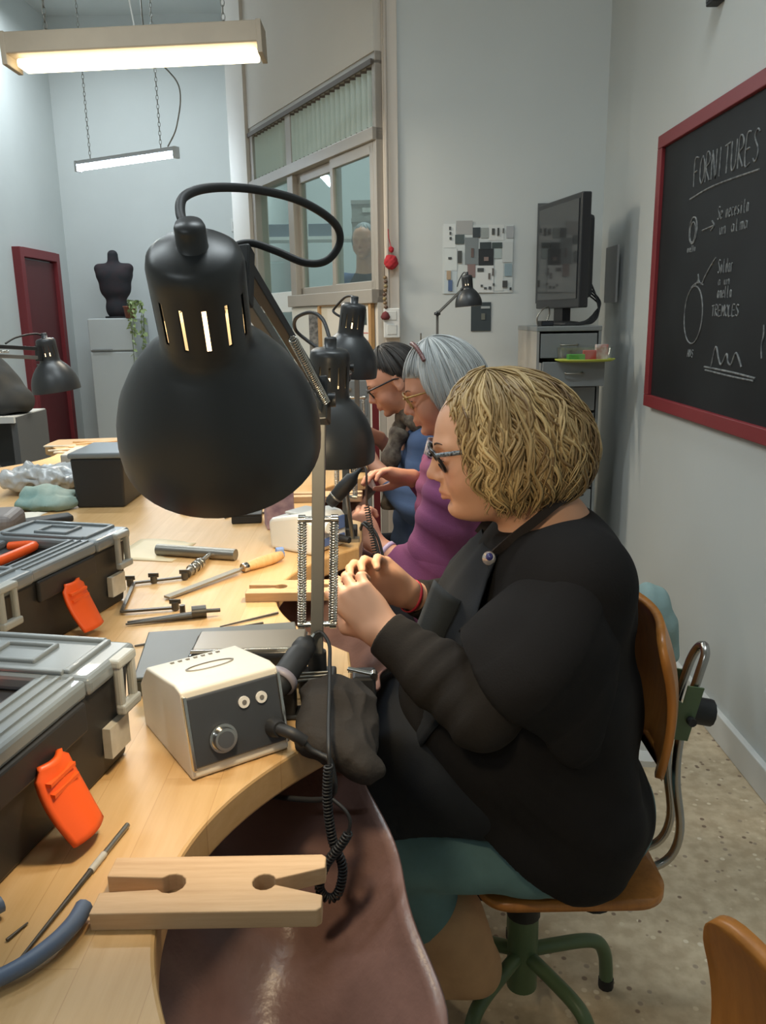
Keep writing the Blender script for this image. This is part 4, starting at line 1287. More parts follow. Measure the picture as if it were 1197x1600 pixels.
hair('hair', w3, H3, W3, (0.104, 0.118, 0.088, 0.136, 0.13), tmax3, 900, 0.0014, 0.0022, M_brunette, seed=15, steps=16, cycles=1.0, jitter=0.03, base=0.945, sides=4, clump=5, cen=(-0.012, 0, 0.005))
s = SDF()
s.ell((0.185, 3.11, 0.86), (0.125, 0.19, 0.15), 0.05).ell((0.19, 3.12, 0.68), (0.150, 0.20, 0.23), 0.06).ell((0.21, 3.12, 0.52), (0.17, 0.21, 0.125), 0.06).cap((0.18, 2.97, 0.94), (0.18, 3.26, 0.94), 0.068, 0.068, 0.05)
s.chain([(0.17, 2.945, 0.935), (0.12, 2.89, 0.725), (0.04, 2.928, 0.795)], [0.072, 0.060, 0.046], 0.04).chain([(0.17, 3.285, 0.935), (0.12, 3.33, 0.765), (0.06, 3.28, 0.85)], [0.072, 0.060, 0.046], 0.04)
solid('jumper', s, 0.0065, M_blue, w3, W3, disp=lambda P: sines(P, 31, 30) * 0.005 + folds(P, (0.15, 2.9, 1.0), (0.1, 2.9, 0.7), 70, 4) * 0.003)
mb = MB()
mb.tube(spline([(0.10, 3.10, 1.04), (0.12, 3.02, 1.02), (0.19, 3.03, 1.03), (0.22, 3.10, 1.05), (0.19, 3.17, 1.03), (0.11, 3.18, 1.01), (0.075, 3.10, 0.98)], 8, True), lambda t: 0.036 + 0.007 * math.sin(40 * t), 12, closed=True)
for i, v in enumerate(mb.v): mb.v[i] = tuple(Vector(v) - Vector(W3))
sc_ = mb.build('scarf', M_scarf, w3)
mb = MB(); mb.tube(spline([(0.07, 3.03, 0.99), (0.035, 3.00, 0.90), (0.028, 3.0, 0.80), (0.03, 3.0, 0.70)], 8), lambda t: 0.034 + 0.006 * math.sin(22 * t), 12)
for i, v in enumerate(mb.v): mb.v[i] = tuple(Vector(v) - Vector(W3))
mb.build('scarf_end', M_scarf, sc_)
s = SDF(); s.cap((0.24, 3.02, 0.473), (-0.06, 3.0, 0.47), 0.085, 0.066, 0.03).cap((0.24, 3.21, 0.473), (-0.06, 3.23, 0.47), 0.085, 0.066, 0.03).cap((-0.06, 3.0, 0.47), (-0.095, 3.01, 0.12), 0.064, 0.05, 0.02).cap((-0.06, 3.23, 0.47), (-0.095, 3.22, 0.12), 0.064, 0.05, 0.02)
solid('trousers', s, 0.007, mat('dark_cotton', '#2b2a30', 0.85), w3, W3)
for fy in (3.01, 3.22):
    s = SDF(); s.cap((-0.095, fy, 0.11), (-0.09, fy, 0.05), 0.048, 0.045, 0.02).cap((-0.09, fy, 0.045), (-0.235, fy, 0.035), 0.044, 0.036, 0.02).plane((0, 0, -1), -0.002)
    solid('shoe', s, 0.006, M_blackp, w3, W3)

# ================================================================== workshop chairs
M_ply = wood('plywood_amber', '#c27f3c', '#a4682f', 'Z', 1.0, 0.35)
M_green = mat('green_enamel', '#5a7050', 0.4, var=0.1, scale=12)
M_tube = mat('chromed_tube', '#a9a7a3', 0.25, metal=1.0)


def make_chair(label, loc):
    t = thing('workshop_chair', label, 'chair', loc, 0, 'green based workshop chairs')

    def seat(u, v):
        x = -0.11 + 0.34 * u; y = -0.18 + 0.36 * v
        r = 0.06
        ax = max(0, abs(x - 0.06) - (0.17 - r)); ay = max(0, abs(y) - (0.18 - r))
        q = math.hypot(ax, ay)
        if q > r: x = 0.06 + math.copysign(0.17 - r + ax / q * r, x - 0.06); y = math.copysign(0.18 - r + ay / q * r, y)
        return (x, y, 0.392 - 0.05 * y * y - 0.02 * max(0, (-x - 0.08)) + 0.12 * max(0, x - 0.14) ** 2)
    mb = MB(); mb.grid(seat, 26, 26, 0.016); mb.build('seat', M_ply, t)

    def back(u, v):
        y = -0.165 + 0.33 * u; z = 0.595 + 0.285 * v
        r = 0.06
        ay = max(0, abs(y) - (0.165 - r)); az = max(0, abs(z - 0.7375) - (0.1425 - r)); q = math.hypot(ay, az)
        if q > r: y = math.copysign(0.165 - r + ay / q * r, y); z = 0.7375 + math.copysign(0.1425 - r + az / q * r, z - 0.7375)
        w = (z - 0.595) / 0.285
        return (0.240 - 1.6 * y * y + 0.022 * math.sin(PI * w * 0.9) - 0.022 * w * w * w, y, z)
    mb = MB(); mb.grid(back, 26, 24, 0.014); mb.build('backrest', M_ply, t)
    mb = MB(); mb.cyl((0, 0, 0.055), (0, 0, 0.235), 0.031, n=24); mb.build('post', M_green, t, bevel=0.004)
    mb = MB(); mb.cyl((0, 0, 0.225), (0, 0, 0.275), 0.034, n=16); mb.build('collar', M_blackp, t, bevel=0.004)
    mb = MB(); mb.cyl((0, 0, 0.27), (0, 0, 0.376), 0.013, n=14); mb.build('stem', M_tube, t)
    mb = MB(); mb.box((0.02, 0, 0.370), (0.20, 0.12, 0.014)); mb.build('seat_plate', M_green, t)
    mb = MB(); mb.cyl((-0.022, 0.018, 0.245), (-0.062, 0.050, 0.243), 0.010, n=10); mb.cyl((-0.045, 0.036, 0.242), (-0.074, 0.060, 0.238), 0.024, 0.026, n=10); mb.build('height_knob', M_blackp, t, bevel=0.004)
    mb = MB(); mb.cyl((0.11, -0.10, 0.374), (0.115, -0.11, 0.326), 0.023, 0.025, n=12); mb.build('tilt_knob', M_blackp, t, bevel=0.004)
    for k in range(5):
        a = math.radians(14 + 72 * k); c, s_ = math.cos(a), math.sin(a)
        mb = MB(); mb.tube(spline([(c * r, s_ * r, z) for r, z in ((0.02, 0.135), (0.08, 0.133), (0.14, 0.128), (0.172, 0.115), (0.188, 0.085), (0.193, 0.05), (0.195, 0.016))], 4), 0.0145, 10); lg = mb.build('leg', M_green, t)
        mb = MB(); mb.cyl((c * 0.195, s_ * 0.195, 0.0), (c * 0.195, s_ * 0.195, 0.022), 0.016, n=10); mb.build('rubber_foot', M_blackp, lg)
    for s_ in (-1, 1):
        mb = MB(); mb.tube(spline([(0.06, s_ * 0.03, 0.362), (0.20, s_ * 0.03, 0.345), (0.270, s_ * 0.028, 0.362), (0.293, s_ * 0.026, 0.426), (0.278, s_ * 0.025, 0.54), (0.282, s_ * 0.025, 0.64), (0.305, s_ * 0.025, 0.744), (0.318, s_ * 0.018, 0.785), (0.322, 0, 0.797)], 5), 0.0085, 10); mb.build('back_tube', M_tube, t)
        mb = MB(); mb.prism([(0.257, 0.630), (0.288, 0.625), (0.312, 0.73), (0.282, 0.735), (0.275, 0.70), (0.257, 0.715)], s_ * 0.040 - 0.002, s_ * 0.040 + 0.002, Matrix(((1, 0, 0, 0), (0, 0, 1, 0), (0, 1, 0, 0), (0, 0, 0, 1)))); mb.build('bracket', M_green, t)
    mb = MB(); mb.cyl((0.29, -0.055, 0.668), (0.29, 0.055, 0.668), 0.008, n=10); mb.cyl((0.305, 0, 0.668), (0.345, 0, 0.660), 0.026, n=12); mb.build('back_knob', M_blackp, t, bevel=0.003)
    return t


ch1 = make_chair('plywood chair on green star base under the woman in black', (0.27, 1.42, 0))
dup(ch1, (0.105, 0.495, 0), 0.0, 'empty plywood chair pulled up to the vacant work bay')
dup(ch1, (0.24, 2.32, 0), 0.0, 'plywood chair on green star base under the woman in purple')
dup(ch1, (0.18, 3.12, 0), 0.0, 'plywood chair on green star base under the woman in blue')

# ================================================================== things on the bench
M_tbox = mat('toolbox_black_plastic', '#262627', 0.5, var=0.15, scale=8)
M_clear = mat('smoky_clear_plastic', '#737b80', 0.28, var=0.12, scale=6, coat=0.3)
M_clip = mat('translucent_clip', '#9a9c98', 0.35)
M_orange = mat('orange_plastic', '#ee5a1c', 0.42, var=0.06, scale=8)
M_label = mat('white_sticker', '#c9c6bd', 0.6, color2='#a9a69d', scale=30)


def toolbox(label, loc, rz):
    t = thing('toolbox', label, 'toolbox', loc, rz, 'black toolboxes with orange latches')
    L, D = 0.36, 0.21
    mb = MB()
    # tapered shell, open well in the middle of the top
    mb.add([(-L / 2 + .008, 0.008, 0), (L / 2 - .008, 0.008, 0), (L / 2 - .008, D - .008, 0), (-L / 2 + .008, D - .008, 0), (-L / 2, 0, .116), (L / 2, 0, .116), (L / 2, D, .116), (-L / 2, D, .116)],
           [(0, 3, 2, 1), (4, 5, 6, 7), (0, 1, 5, 4), (1, 2, 6, 5), (2, 3, 7, 6), (3, 0, 4, 7)])
    mb.build('body', M_tbox, t, bevel=0.006)
    mb = MB(); mb.box((0, -0.003, 0.098), (0.15, 0.008, 0.034)); mb.build('latch_seat', M_tbox, t, bevel=0.003)
    for s_ in (-1, 1):
        x = s_ * 0.134
        mb = MB(); mb.box((x, D / 2 - 0.002, 0.126), (0.104, D + 0.012, 0.022)); lid = mb.build('organiser_lid', M_clear, t, bevel=0.007, seg=3)
        mb = MB()
        for a, b, c, d in ((x, 0.022, 0.088, 0.008), (x, D - 0.022, 0.088, 0.008), (x - 0.044, D / 2, 0.008, D - 0.05), (x + 0.044, D / 2, 0.008, D - 0.05), (x, D / 2 - .03, 0.05, 0.006), (x, D / 2 + .03, 0.05, 0.006), (x - .022, D / 2, 0.006, 0.06), (x + .022, D / 2, 0.006, 0.06)):
            mb.box((a, b, 0.1385), (c, d, 0.006))
        mb.build('lid_rib', M_clear, lid, bevel=0.002)
        # snap clip hooking over the front edge
        mb = MB(); xc = s_ * 0.150
        mb.box((xc - 0.014, -0.011, 0.106), (0.009, 0.010, 0.055)); mb.box((xc + 0.014, -0.011, 0.106), (0.009, 0.010, 0.055)); mb.box((xc, -0.013, 0.077), (0.040, 0.012, 0.012)); mb.box((xc, -0.008, 0.131), (0.040, 0.018, 0.011))
        mb.build('clip', M_clip, t, bevel=0.003)
    mb = MB(); mb.box((0, 0.026, 0.125), (0.170, 0.060, 0.020)); st = mb.build('front_strip', M_clear, t, bevel=0.005)
    for k in range(3):
        B((0, 0.012 + 0.015 * k, 0.1355), (0.168, 0.004, 0.004)).build('strip_rib', M_clear, st)
    mb = MB(); mb.box((0, D - 0.018, 0.122), (0.170, 0.034, 0.014)); mb.build('rear_strip', M_clear, t, bevel=0.004)
    mb = MB(); mb.tube(spline([(-0.078, 0.165, 0.119), (-0.078, 0.120, 0.124), (-0.050, 0.105, 0.126), (0.050, 0.105, 0.126), (0.078, 0.120, 0.124), (0.078, 0.165, 0.119)], 5), 0.0085, 8); mb.build('handle', M_orange, t)
    # open latch: a curved plate hanging outwards

    def latch(u, v):
        w = 0.023 + 0.004 * math.sin(PI * v)
        x = (u - 0.5) * 2 * w * (0.72 if v < 0.12 else 1.0)
        return (x, -0.006 - 0.034 * v ** 1.5 - 0.006 * math.cos((u - .5) * PI), 0.092 - 0.078 * v)
    mb = MB(); mb.grid(latch, 12, 14, 0.006); la = mb.build('latch', M_orange, t)
    for s_ in (-1, 1): MB().box((s_ * 0.010, -0.0375, 0.026), (0.010, 0.006, 0.007), 0).build('latch_slot', mat('orange_plastic_deep', '#b8400f', 0.45), la)
    for v in (0.2, 0.34):
        mb = MB(); mb.box((0, -0.014 - 0.02 * v, 0.092 - 0.078 * v), (0.042, 0.010, 0.004))
        mb.build('latch_rib', M_orange, la)
    B((0.138, -0.0005, 0.042), (0.042, 0.010, 0.036)).build('sticker', M_label, t)
    return t


toolbox('black toolbox with orange latch standing next to the white drill control box', (-0.334, 0.714, BZ), math.atan2(.982, .19))
toolbox('black toolbox with orange latch lying behind the saw frame and dividers', (-0.515, 1.267, BZ), math.atan2(.967, .253))

# drill control box with dark front panel
M_cream = mat('cream_plastic', '#d9d3c6', 0.4, var=0.05, scale=10)
M_panel = mat('graphite_panel', '#3a3d42', 0.32, coat=0.3, var=0.1, scale=12)
t = thing('drill_control_box', 'white drill control box with graphite front panel and chrome dial', 'control box', (-0.166, 0.851, BZ), math.atan2(.558, .83))
side = [(0.0, 0.004), (0.004, 0.0), (0.165, 0.0), (0.170, 0.055), (0.140, 0.086), (0.040, 0.101), (0.022, 0.099)]
mb = MB(); mb.prism([(a, b) for a, b in side], -0.060, 0.060, Matrix(((0, 0, 1, 0), (1, 0, 0, 0), (0, 1, 0, 0), (0, 0, 0, 1)))); mb.build('case', M_cream, t, bevel=0.007, seg=3)
fn = Vector((0, -0.976, 0.218)); fu = Vector((0, 0.218, 0.976)); f0 = Vector((0, 0.0, 0.004))


def fp(x, h, o=0.0): return f0 + Vector((x, 0, 0)) + fu * h + fn * o


mb = MB(); mb.bar(fp(0, 0.010, 0.001), fp(0, 0.090, 0.001), 0.112, 0.006, up=fn); mb.build('front_panel', M_panel, t, bevel=0.002)
for s_ in (-1, 1):
    mb = MB(); mb.bar(fp(s_ * 0.0575, 0.008, 0.002), fp(s_ * 0.0575, 0.092, 0.002), 0.004, 0.007, up=fn); mb.build('chrome_trim', M_chrome, t, bevel=0.001)
mb = MB(); mb.cyl(fp(-0.021, 0.036, 0.003), fp(-0.021, 0.036, 0.008), 0.0165, 0.0165, n=28); mb.cyl(fp(-0.021, 0.036, 0.008), fp(-0.021, 0.036, 0.015), 0.0145, 0.0125, n=28); kn = mb.build('dial', M_chrome, t, bevel=0.002)
mb = MB(); mb.cyl(fp(-0.021, 0.036, 0.0145), fp(-0.021, 0.036, 0.016), 0.0095, n=20); mb.build('dial_face', mat('dial_grey', '#8f9092', 0.25, metal=0.9), kn)
for x, h in ((0.010, 0.069), (0.032, 0.069)):
    mb = MB(); mb.cyl(fp(x, h, 0.003), fp(x, h, 0.0065), 0.0068, n=18); bt = mb.build('button', mat('button_white', '#d6d4cf', 0.4), t, bevel=0.001)
    mb = MB(); mb.cyl(fp(x, h, 0.0065), fp(x, h, 0.0072), 0.0028, n=10); mb.build('button_mark', mat('grey_mark', '#6d6a66', 0.5), bt)
mb = MB(); mb.cyl(fp(0.043, 0.030, 0.003), fp(0.043, 0.030, 0.020), 0.0125, 0.009, n=16); mb.tube(spline([fp(0.043, 0.030, 0.018), fp(0.050, 0.026, 0.034), fp(0.062, 0.014, 0.040)], 5), 0.0072, 8); mb.build('plug', M_blackp, t)
mb = MB(); mb.tube(spline([fp(0.060, 0.016, 0.040), fp(0.066, 0.004, 0.045), fp(0.074, -0.003, 0.052), fp(0.080, -0.012, 0.062), fp(0.076, -0.050, 0.060), fp(0.055, -0.062, 0.0), fp(0.02, -0.060, -0.08)], 6), 0.0036, 8); mb.build('lead', M_blackp, t)
mb = MB()
mb.lathe([(0.030, 0.0), (0.0305, 0.0016), (0.028, 0.0016)], 30, Matrix.Translation((0, 0.082, 0.0945)) @ Matrix.Rotation(-0.15, 4, 'X') @ Matrix.Diagonal((1, 0.42, 1, 1))); mb.build('badge', mat('badge_grey', '#8c8880', 0.5), t)
for k in range(7):
    mb = MB(); mb.bar((-0.030 + 0.010 * k, 0.128, 0.0885), (-0.030 + 0.010 * k, 0.150, 0.078), 0.004, 0.003); mb.build('vent_slot', mat('slot_grey', '#77736c', 0.6), t)

# handpiece in its rest
t = thing('drill_handpiece', 'black drill handpiece lying in a grey cradle beside the lamp arm', 'handpiece', (-0.123, 0.985, BZ))
a, b = Vector((-0.134, 0.953, 0.953)) - t.location, Vector((-0.100, 1.022, 0.984)) - t.location; d = (b - a).normalized()
u_, v_, w_ = frame_of(d); Mh = Matrix((u_, v_, w_)).transposed().to_4x4(); Mh.translation = a
mb = MB(); mb.lathe([(0, -0.016), (0.012, -0.016), (0.0155, -0.010), (0.0165, 0.0), (0.0165, 0.050), (0.0150, 0.054), (0.0150, 0.058), (0.0160, 0.062), (0.0150, 0.072), (0.008, 0.076), (0.007, 0.083), (0, 0.083)], 24, Mh); mb.build('grip', M_blackp, t)
mb = MB(); ring_band(mb, a + d * 0.006, d, 0.0172, 0.010, 0.003, 24); mb.build('ring', mat('mauve_grey', '#8a848c', 0.4), t)
mb = MB(); mb.cyl(a + d * 0.082, a + d * 0.092, 0.0038, n=10); mb.build('cord_tail', M_chrome, t)
mb = MB(); mb.box((-0.004, -0.012, 0.0235), (0.022, 0.026, 0.047)); mb.box((-0.004, -0.012, 0.003), (0.034, 0.034, 0.006)); mb.build('cradle', M_blackp, t, bevel=0.003)

# flat dark box with a glossy case on it
t = thing('storage_case', 'flat dark green-grey box lying under the lamp arm', 'box', (-0.243, 1.131, BZ), 0.15)
mb = MB(); mb.box((0, 0, 0.012), (0.225, 0.17, 0.024)); mb.build('base', mat('dark_slate_plastic', '#3b403e', 0.45, var=0.1, scale=10), t, bevel=0.003)
mb = MB(); mb.box((0, 0, 0.0265), (0.228, 0.173, 0.005)); mb.build('lid', mat('dark_slate_lid', '#454a47', 0.4), t, bevel=0.002)
t = thing('tool_case', 'glossy black case with silver top edge lying on the dark box', 'case', (-0.192, 1.095, BZ + 0.029), 0.03)
mb = MB(); mb.box((0, 0, 0.011), (0.165, 0.085, 0.022)); mb.build('body', mat('gloss_black', '#1f1f20', 0.18, coat=0.4), t, bevel=0.006, seg=3)
mb = MB(); mb.box((0, 0.004, 0.0235), (0.155, 0.070, 0.005)); mb.build('lid', mat('champagne_lid', '#6f675a', 0.3, metal=0.4), t, bevel=0.002)
mb = MB(); mb.box((0, -0.034, 0.0235), (0.157, 0.004, 0.006)); mb.build('silver_edge', M_chrome, t, bevel=0.001)
mb = MB(); mb.box((-0.04, -0.0432, 0.008), (0.03, 0.002, 0.005)); mb.build('mark', mat('magenta_mark', '#a8325a', 0.4), t)
for k in range(3):
    tag(MB().cyl((-0.155 + 0.004 * k, 1.018 - 0.012 * k, BZ + 0.0335), (-0.075, 1.030 - 0.010 * k, BZ + 0.0335), 0.0026, 0.0018, n=8).build('needle_file', M_steel), 'thin grey needle file lying on the dark box before the glossy case', 'file', 'needle files on the dark box')

# black cloth slung over the bench corner
s = SDF()
for c_, r_ in (((-0.080, 0.985, 0.917), (0.026, 0.028, 0.028)), ((-0.072, 0.955, 0.922), (0.032, 0.042, 0.026)), ((-0.072, 0.920, 0.914), (0.038, 0.038, 0.022)), ((-0.060, 0.890, 0.908), (0.040, 0.028, 0.016)), ((-0.050, 0.965, 0.912), (0.030, 0.032, 0.024)), ((-0.058, 0.985, 0.915), (0.034, 0.028, 0.028))):
    s.ell(c_, r_, 0.02)
s.ell((-0.038, 0.912, 0.893), (0.034, 0.040, 0.022), 0.02).cap((-0.040, 0.895, 0.893), (-0.008, 0.868, 0.884), 0.016, 0.005, 0.02).cap((-0.045, 0.885, 0.895), (-0.030, 0.862, 0.890), 0.014, 0.010, 0.03).cap((-0.028, 0.940, 0.892), (-0.015, 0.930, 0.876), 0.020, 0.012, 0.03)
s.plane((0, 0, -1), -0.858)
o = solid('cleaning_cloth', s, 0.0025, mat('charcoal_cloth', '#383431', 0.95, var=0.2, scale=14, bump=0.2, bscale=200, spec=0.2), None, disp=lambda P: 0.009 - np.abs(sines(P, 5, 48)) * 0.013 - np.abs(sines(P, 6, 110)) * 0.005,
          rest=lambda P: np.where(P[:, 0] < EDGE - np.maximum(0, 0.152 - 1.70 * (P[:, 1] - 0.645) ** 2) + 0.004, BZ, 0.0))
tag(o, 'crumpled charcoal cloth slung over the bench corner by the lamp', 'cloth')

# clamp with two chrome levers at the bench edge
t = thing('table_clamp', 'black bench clamp with chrome levers at the bench tip', 'clamp', (-0.040, 1.05, BZ))
mb = MB(); mb.box((0.010, 0, -0.012), (0.032, 0.038, 0.070)); mb.build('body', M_blackp, t, bevel=0.004)
for s_, z in ((-1, 0.030), (1, 0.016)):
    mb = MB(); mb.bar((-0.012, s_ * 0.012, z + 0.004), (0.026, s_ * 0.012 - 0.006, z - 0.003), 0.008, 0.0035); mb.cyl((0.024, s_ * 0.012 - 0.012, z - 0.003), (0.024, s_ * 0.012, z - 0.003), 0.005, n=10); mb.build('lever', M_chrome, t, bevel=0.001)
mb = MB(); mb.tube(spline([(-0.028, -0.006, 0.006), (-0.014, -0.006, 0.008), (-0.008, -0.006, 0.0), (-0.008, -0.006, -0.034)], 5), 0.0045, 10); mb.build('hook', M_chrome, t)

# coiled lead of the handpiece hanging off the bench
t = thing('coiled_cord', 'black coiled cord looping down in front of the brown leather', 'cord', (-0.064, 0.82, 0.918))
O = Vector(t.location)
mb = MB(); mb.tube([p - O for p in spline([(-0.0965, 1.0285, 0.987), (-0.086, 1.032, 0.990), (-0.074, 1.010, 0.982), (-0.071, 0.97, 0.972), (-0.069, 0.93, 0.962), (-0.067, 0.87, 0.948), (-0.065, 0.830, 0.935), (-0.064, 0.820, 0.918)], 6)], 0.0025, 8); mb.build('straight_lead', M_blackp, t)
KS = 0.82 / 0.93
pts = [(x * KS, 0.82 + dy, 1.40 - (1.40 - z) * KS) for x, dy, z in ((-0.074, 0, 0.852), (-0.077, 0, 0.803), (-0.072, -.002, 0.747), (-0.060, -.004, 0.709), (-0.066, -.008, 0.674), (-0.080, -.010, 0.667), (-0.090, -.012, 0.686), (-0.081, -.014, 0.719), (-0.059, -.016, 0.752), (-0.050, -.016, 0.768))]
mb = MB(); mb.tube(coil([Vector(p) - O for p in pts], 0.0046, 66, 9), 0.0015, 5); mb.build('coil', M_blackp, t)
mb = MB(); mb.tube([Vector((x * KS, 0.82 + dy, 1.40 - (1.40 - z) * KS)) - O for x, dy, z in [tuple(p) for p in spline([(-0.050, -.016, 0.768), (-0.048, -.014, 0.783), (-0.054, -.010, 0.795), (-0.070, -.003, 0.806)], 5)]], 0.0022, 6); mb.build('tail', M_blackp, t)

# second control box (white, blue face)
t = thing('drill_control_box', 'white drill control box with blue front panel beside the second lamp', 'control box', (-0.117, 1.742, BZ), math.atan2(0.81, 0.585))
side = [(0.0, 0.012), (0.006, 0.0), (0.125, 0.0), (0.130, 0.062), (0.120, 0.070), (0.045, 0.086), (0.012, 0.082), (0.002, 0.070)]
mb = MB(); mb.prism(side, -0.060, 0.060, Matrix(((0, 0, 1, 0), (1, 0, 0, 0), (0, 1, 0, 0), (0, 0, 0, 1)))); mb.build('case', mat('white_plastic', '#dcdcd8', 0.35, var=0.04, scale=9), t, bevel=0.008, seg=3)
M_bluep = mat('blue_panel', '#5870a8', 0.4)
mb = MB(); mb.box((0, -0.001, 0.057), (0.098, 0.006, 0.030)); mb.build('panel', M_bluep, t, bevel=0.002)
mb = MB(); mb.box((0, -0.001, 0.022), (0.098, 0.005, 0.018)); mb.build('panel', M_bluep, t, bevel=0.002)
mb = MB(); mb.cyl((-0.022, -0.003, 0.058), (-0.022, -0.016, 0.058), 0.014, 0.012, n=20); mb.build('dial', mat('white_dial', '#e4e4e0', 0.35), t, bevel=0.002)
mb = MB(); mb.cyl((0.03, -0.003, 0.022), (0.03, -0.03, 0.020), 0.009, 0.007, n=12); mb.build('plug', M_blackp, t)
mb = MB(); mb.box((0, 0.075, 0.081), (0.07, 0.05, 0.005)); mb.build('top_tray', mat('tray_grey', '#b9bbba', 0.4), t, bevel=0.002)
t = thing('drill_handpiece', 'black drill handpiece propped up on a metal stand in front of the purple cardigan', 'handpiece', (-0.070, 1.816, BZ))
a, b = Vector((-0.1145, 1.769, 1.003)) - t.location, Vector((-0.0465, 1.764, 1.078)) - t.location; d = (b - a).normalized()
u_, v_, w_ = frame_of(d); Mh = Matrix((u_, v_, w_)).transposed().to_4x4(); Mh.translation = a
mb = MB(); mb.lathe([(0, -0.006), (0.011, -0.006), (0.0140, 0.0), (0.0150, 0.010), (0.0140, 0.014), (0.0155, 0.018), (0.0165, 0.045), (0.0155, 0.072), (0.009, 0.080), (0.005, 0.088), (0.004, 0.104), (0, 0.104)], 22, Mh); mb.build('grip', M_blackp, t)
mb = MB(); ring_band(mb, a + d * 0.016, d, 0.0142, 0.004, 0.002, 22); mb.build('ring', M_steel, t)
mb = MB(); mb.cyl((0, 0, 0), (-0.010, -0.040, 0.128), 0.005, n=10); mb.box((0, 0, 0.004), (0.030, 0.026, 0.008)); mb.build('stand', M_steel, t)
t = thing('coiled_cord', 'black coiled cord hanging beside the lilac bracelet', 'cord', (-0.035, 1.74, 1.0))
O = Vector(t.location)
mb = MB(); mb.tube([Vector(p) - O for p in spline([(-0.0455, 1.764, 1.078), (-0.036, 1.745, 1.083), (-0.034, 1.72, 1.06), (-0.035, 1.72, 1.005)], 6)], 0.0026, 7); mb.build('straight_lead', mat('brown_cord', '#3a2a24', 0.6), t)
mb = MB(); mb.tube(coil([Vector(p) - O for p in ((-0.035, 1.72, 1.005), (-0.026, 1.72, 0.948), (-0.018, 1.715, 0.90), (-0.011, 1.71, 0.848))], 0.0056, 28, 9), 0.0015, 5); mb.build('coil', M_blackp, t)
t = thing('cord_bundle', 'bundle of black cords curling over the edge behind the blue-panelled box', 'cord', (-0.05, 1.86, BZ))
for k in range(2):
    mb = MB(); mb.tube(spline([(-0.004 - .001 * k, 0.045 + .012 * k, 0.004), (0.004 + .006 * k, -0.005 - 0.01 * k, 0.030 + .006 * k), (0.03 + 0.008 * k, -0.06, 0.01), (0.045 + 0.006 * k, -0.09, -0.06), (0.04, -0.10, -0.14)], 6), 0.0035, 7); mb.build('cord', M_blackp, t)

# ---- hand tools
tag(MB().cyl((-0.495, 1.728, BZ + 0.0125), (-0.315, 1.676, BZ + 0.0125), 0.0125, n=24).build('steel_bar', mat('dull_steel', '#8a8780', 0.4, metal=0.85, var=0.1, scale=20), bevel=0.0015), 'thick dull steel bar lying on the bench near the ring clamp screw', 'bar')
t = thing('clamp_screw', 'chrome screw stem lying against the steel bar', 'tool', (-0.381, 1.608, BZ))
a, b = Vector((0.010, 0.075, 0.012)), Vector((-0.010, -0.055, 0.010)); d = (b - a)
mb = MB(); mb.cyl(a, a + d * 0.45, 0.0055, n=14); mb.build('stem', M_chrome, t)
mb = MB(); mb.cyl(a + d * 0.40, a + d * 0.98, 0.0095, 0.0085, n=14); kn = mb.build('knurl', M_steel, t, bevel=0.002)
for f in (0.5, 0.62, 0.8):
    mb = MB(); ring_band(mb, a + d * f, d, 0.0098, 0.004, 0.0018, 18); mb.build('collar', M_chrome, kn)
# saw frame
t = thing('saw_frame', 'jewellers saw frame with thumb screws lying beside the orange latch', 'saw', (-0.43, 1.46, BZ))
O = Vector(t.location)
M_iron = mat('dark_steel', '#5f5c57', 0.42, metal=0.7, var=0.2, scale=30)
z = BZ + 0.006 - O.z
mb = MB(); mb.bar((-0.055, 0.055, z), (0.030, 0.085, z), 0.007, 0.004); mb.build('arm', M_iron, t)
mb = MB(); mb.bar((-0.055, 0.055, z), (-0.030, -0.105, z), 0.006, 0.004); mb.build('spine', M_iron, t)
mb = MB(); mb.bar((-0.030, -0.105, z), (0.055, -0.090, z), 0.007, 0.004); mb.build('arm', M_iron, t)
for x, y in ((-0.062, 0.053), (-0.02, 0.068), (0.060, -0.088), (0.036, 0.087)):
    mb = MB(); mb.cyl((x, y, 0.002), (x, y, 0.016), 0.0065, n=10); sc_ = mb.build('thumb_screw', M_iron, t, bevel=0.001)
    mb = MB(); mb.bar((x - 0.010, y, 0.017), (x + 0.010, y, 0.017), 0.003, 0.008); mb.build('wing', M_iron, sc_)
# file with wooden handle
t = thing('hand_file', 'flat grey file with pale wooden handle lying on the bench', 'file', (-0.30, 1.55, BZ))
O = Vector(t.location)
a, b = Vector((-0.400, 1.430, BZ + 0.005)) - O, Vector((-0.285, 1.588, BZ + 0.010)) - O
mb = MB(); mb.bar(a, a.lerp(b, 0.93), 0.016, 0.004); mb.bar(a.lerp(b, 0.9), b, 0.006, 0.004); mb.build('blade', mat('file_steel', '#9b968b', 0.45, metal=0.7, bump=0.3, bscale=900), t)
c = Vector((-0.213, 1.670, BZ + 0.013)) - O; d = c - b
u_, v_, w_ = frame_of(d); Mh = Matrix((u_, v_, w_)).transposed().to_4x4(); Mh.translation = b; Ln = d.length
mb = MB(); mb.lathe([(0, 0), (0.0085, 0.0), (0.0085, 0.012), (0.0105, 0.025), (0.0125, Ln * 0.45), (0.0120, Ln * 0.75), (0.009, Ln * 0.95), (0, Ln)], 18, Mh); hd = mb.build('handle', wood('handle_wood', '#d9b483', '#c79a64', 'Z', 3.0, 0.5), t)
mb = MB(); mb.lathe([(0.0092, -0.001), (0.0096, 0.0), (0.0096, 0.010), (0.0092, 0.011)], 18, Mh); mb.build('ferrule', M_chrome, hd)
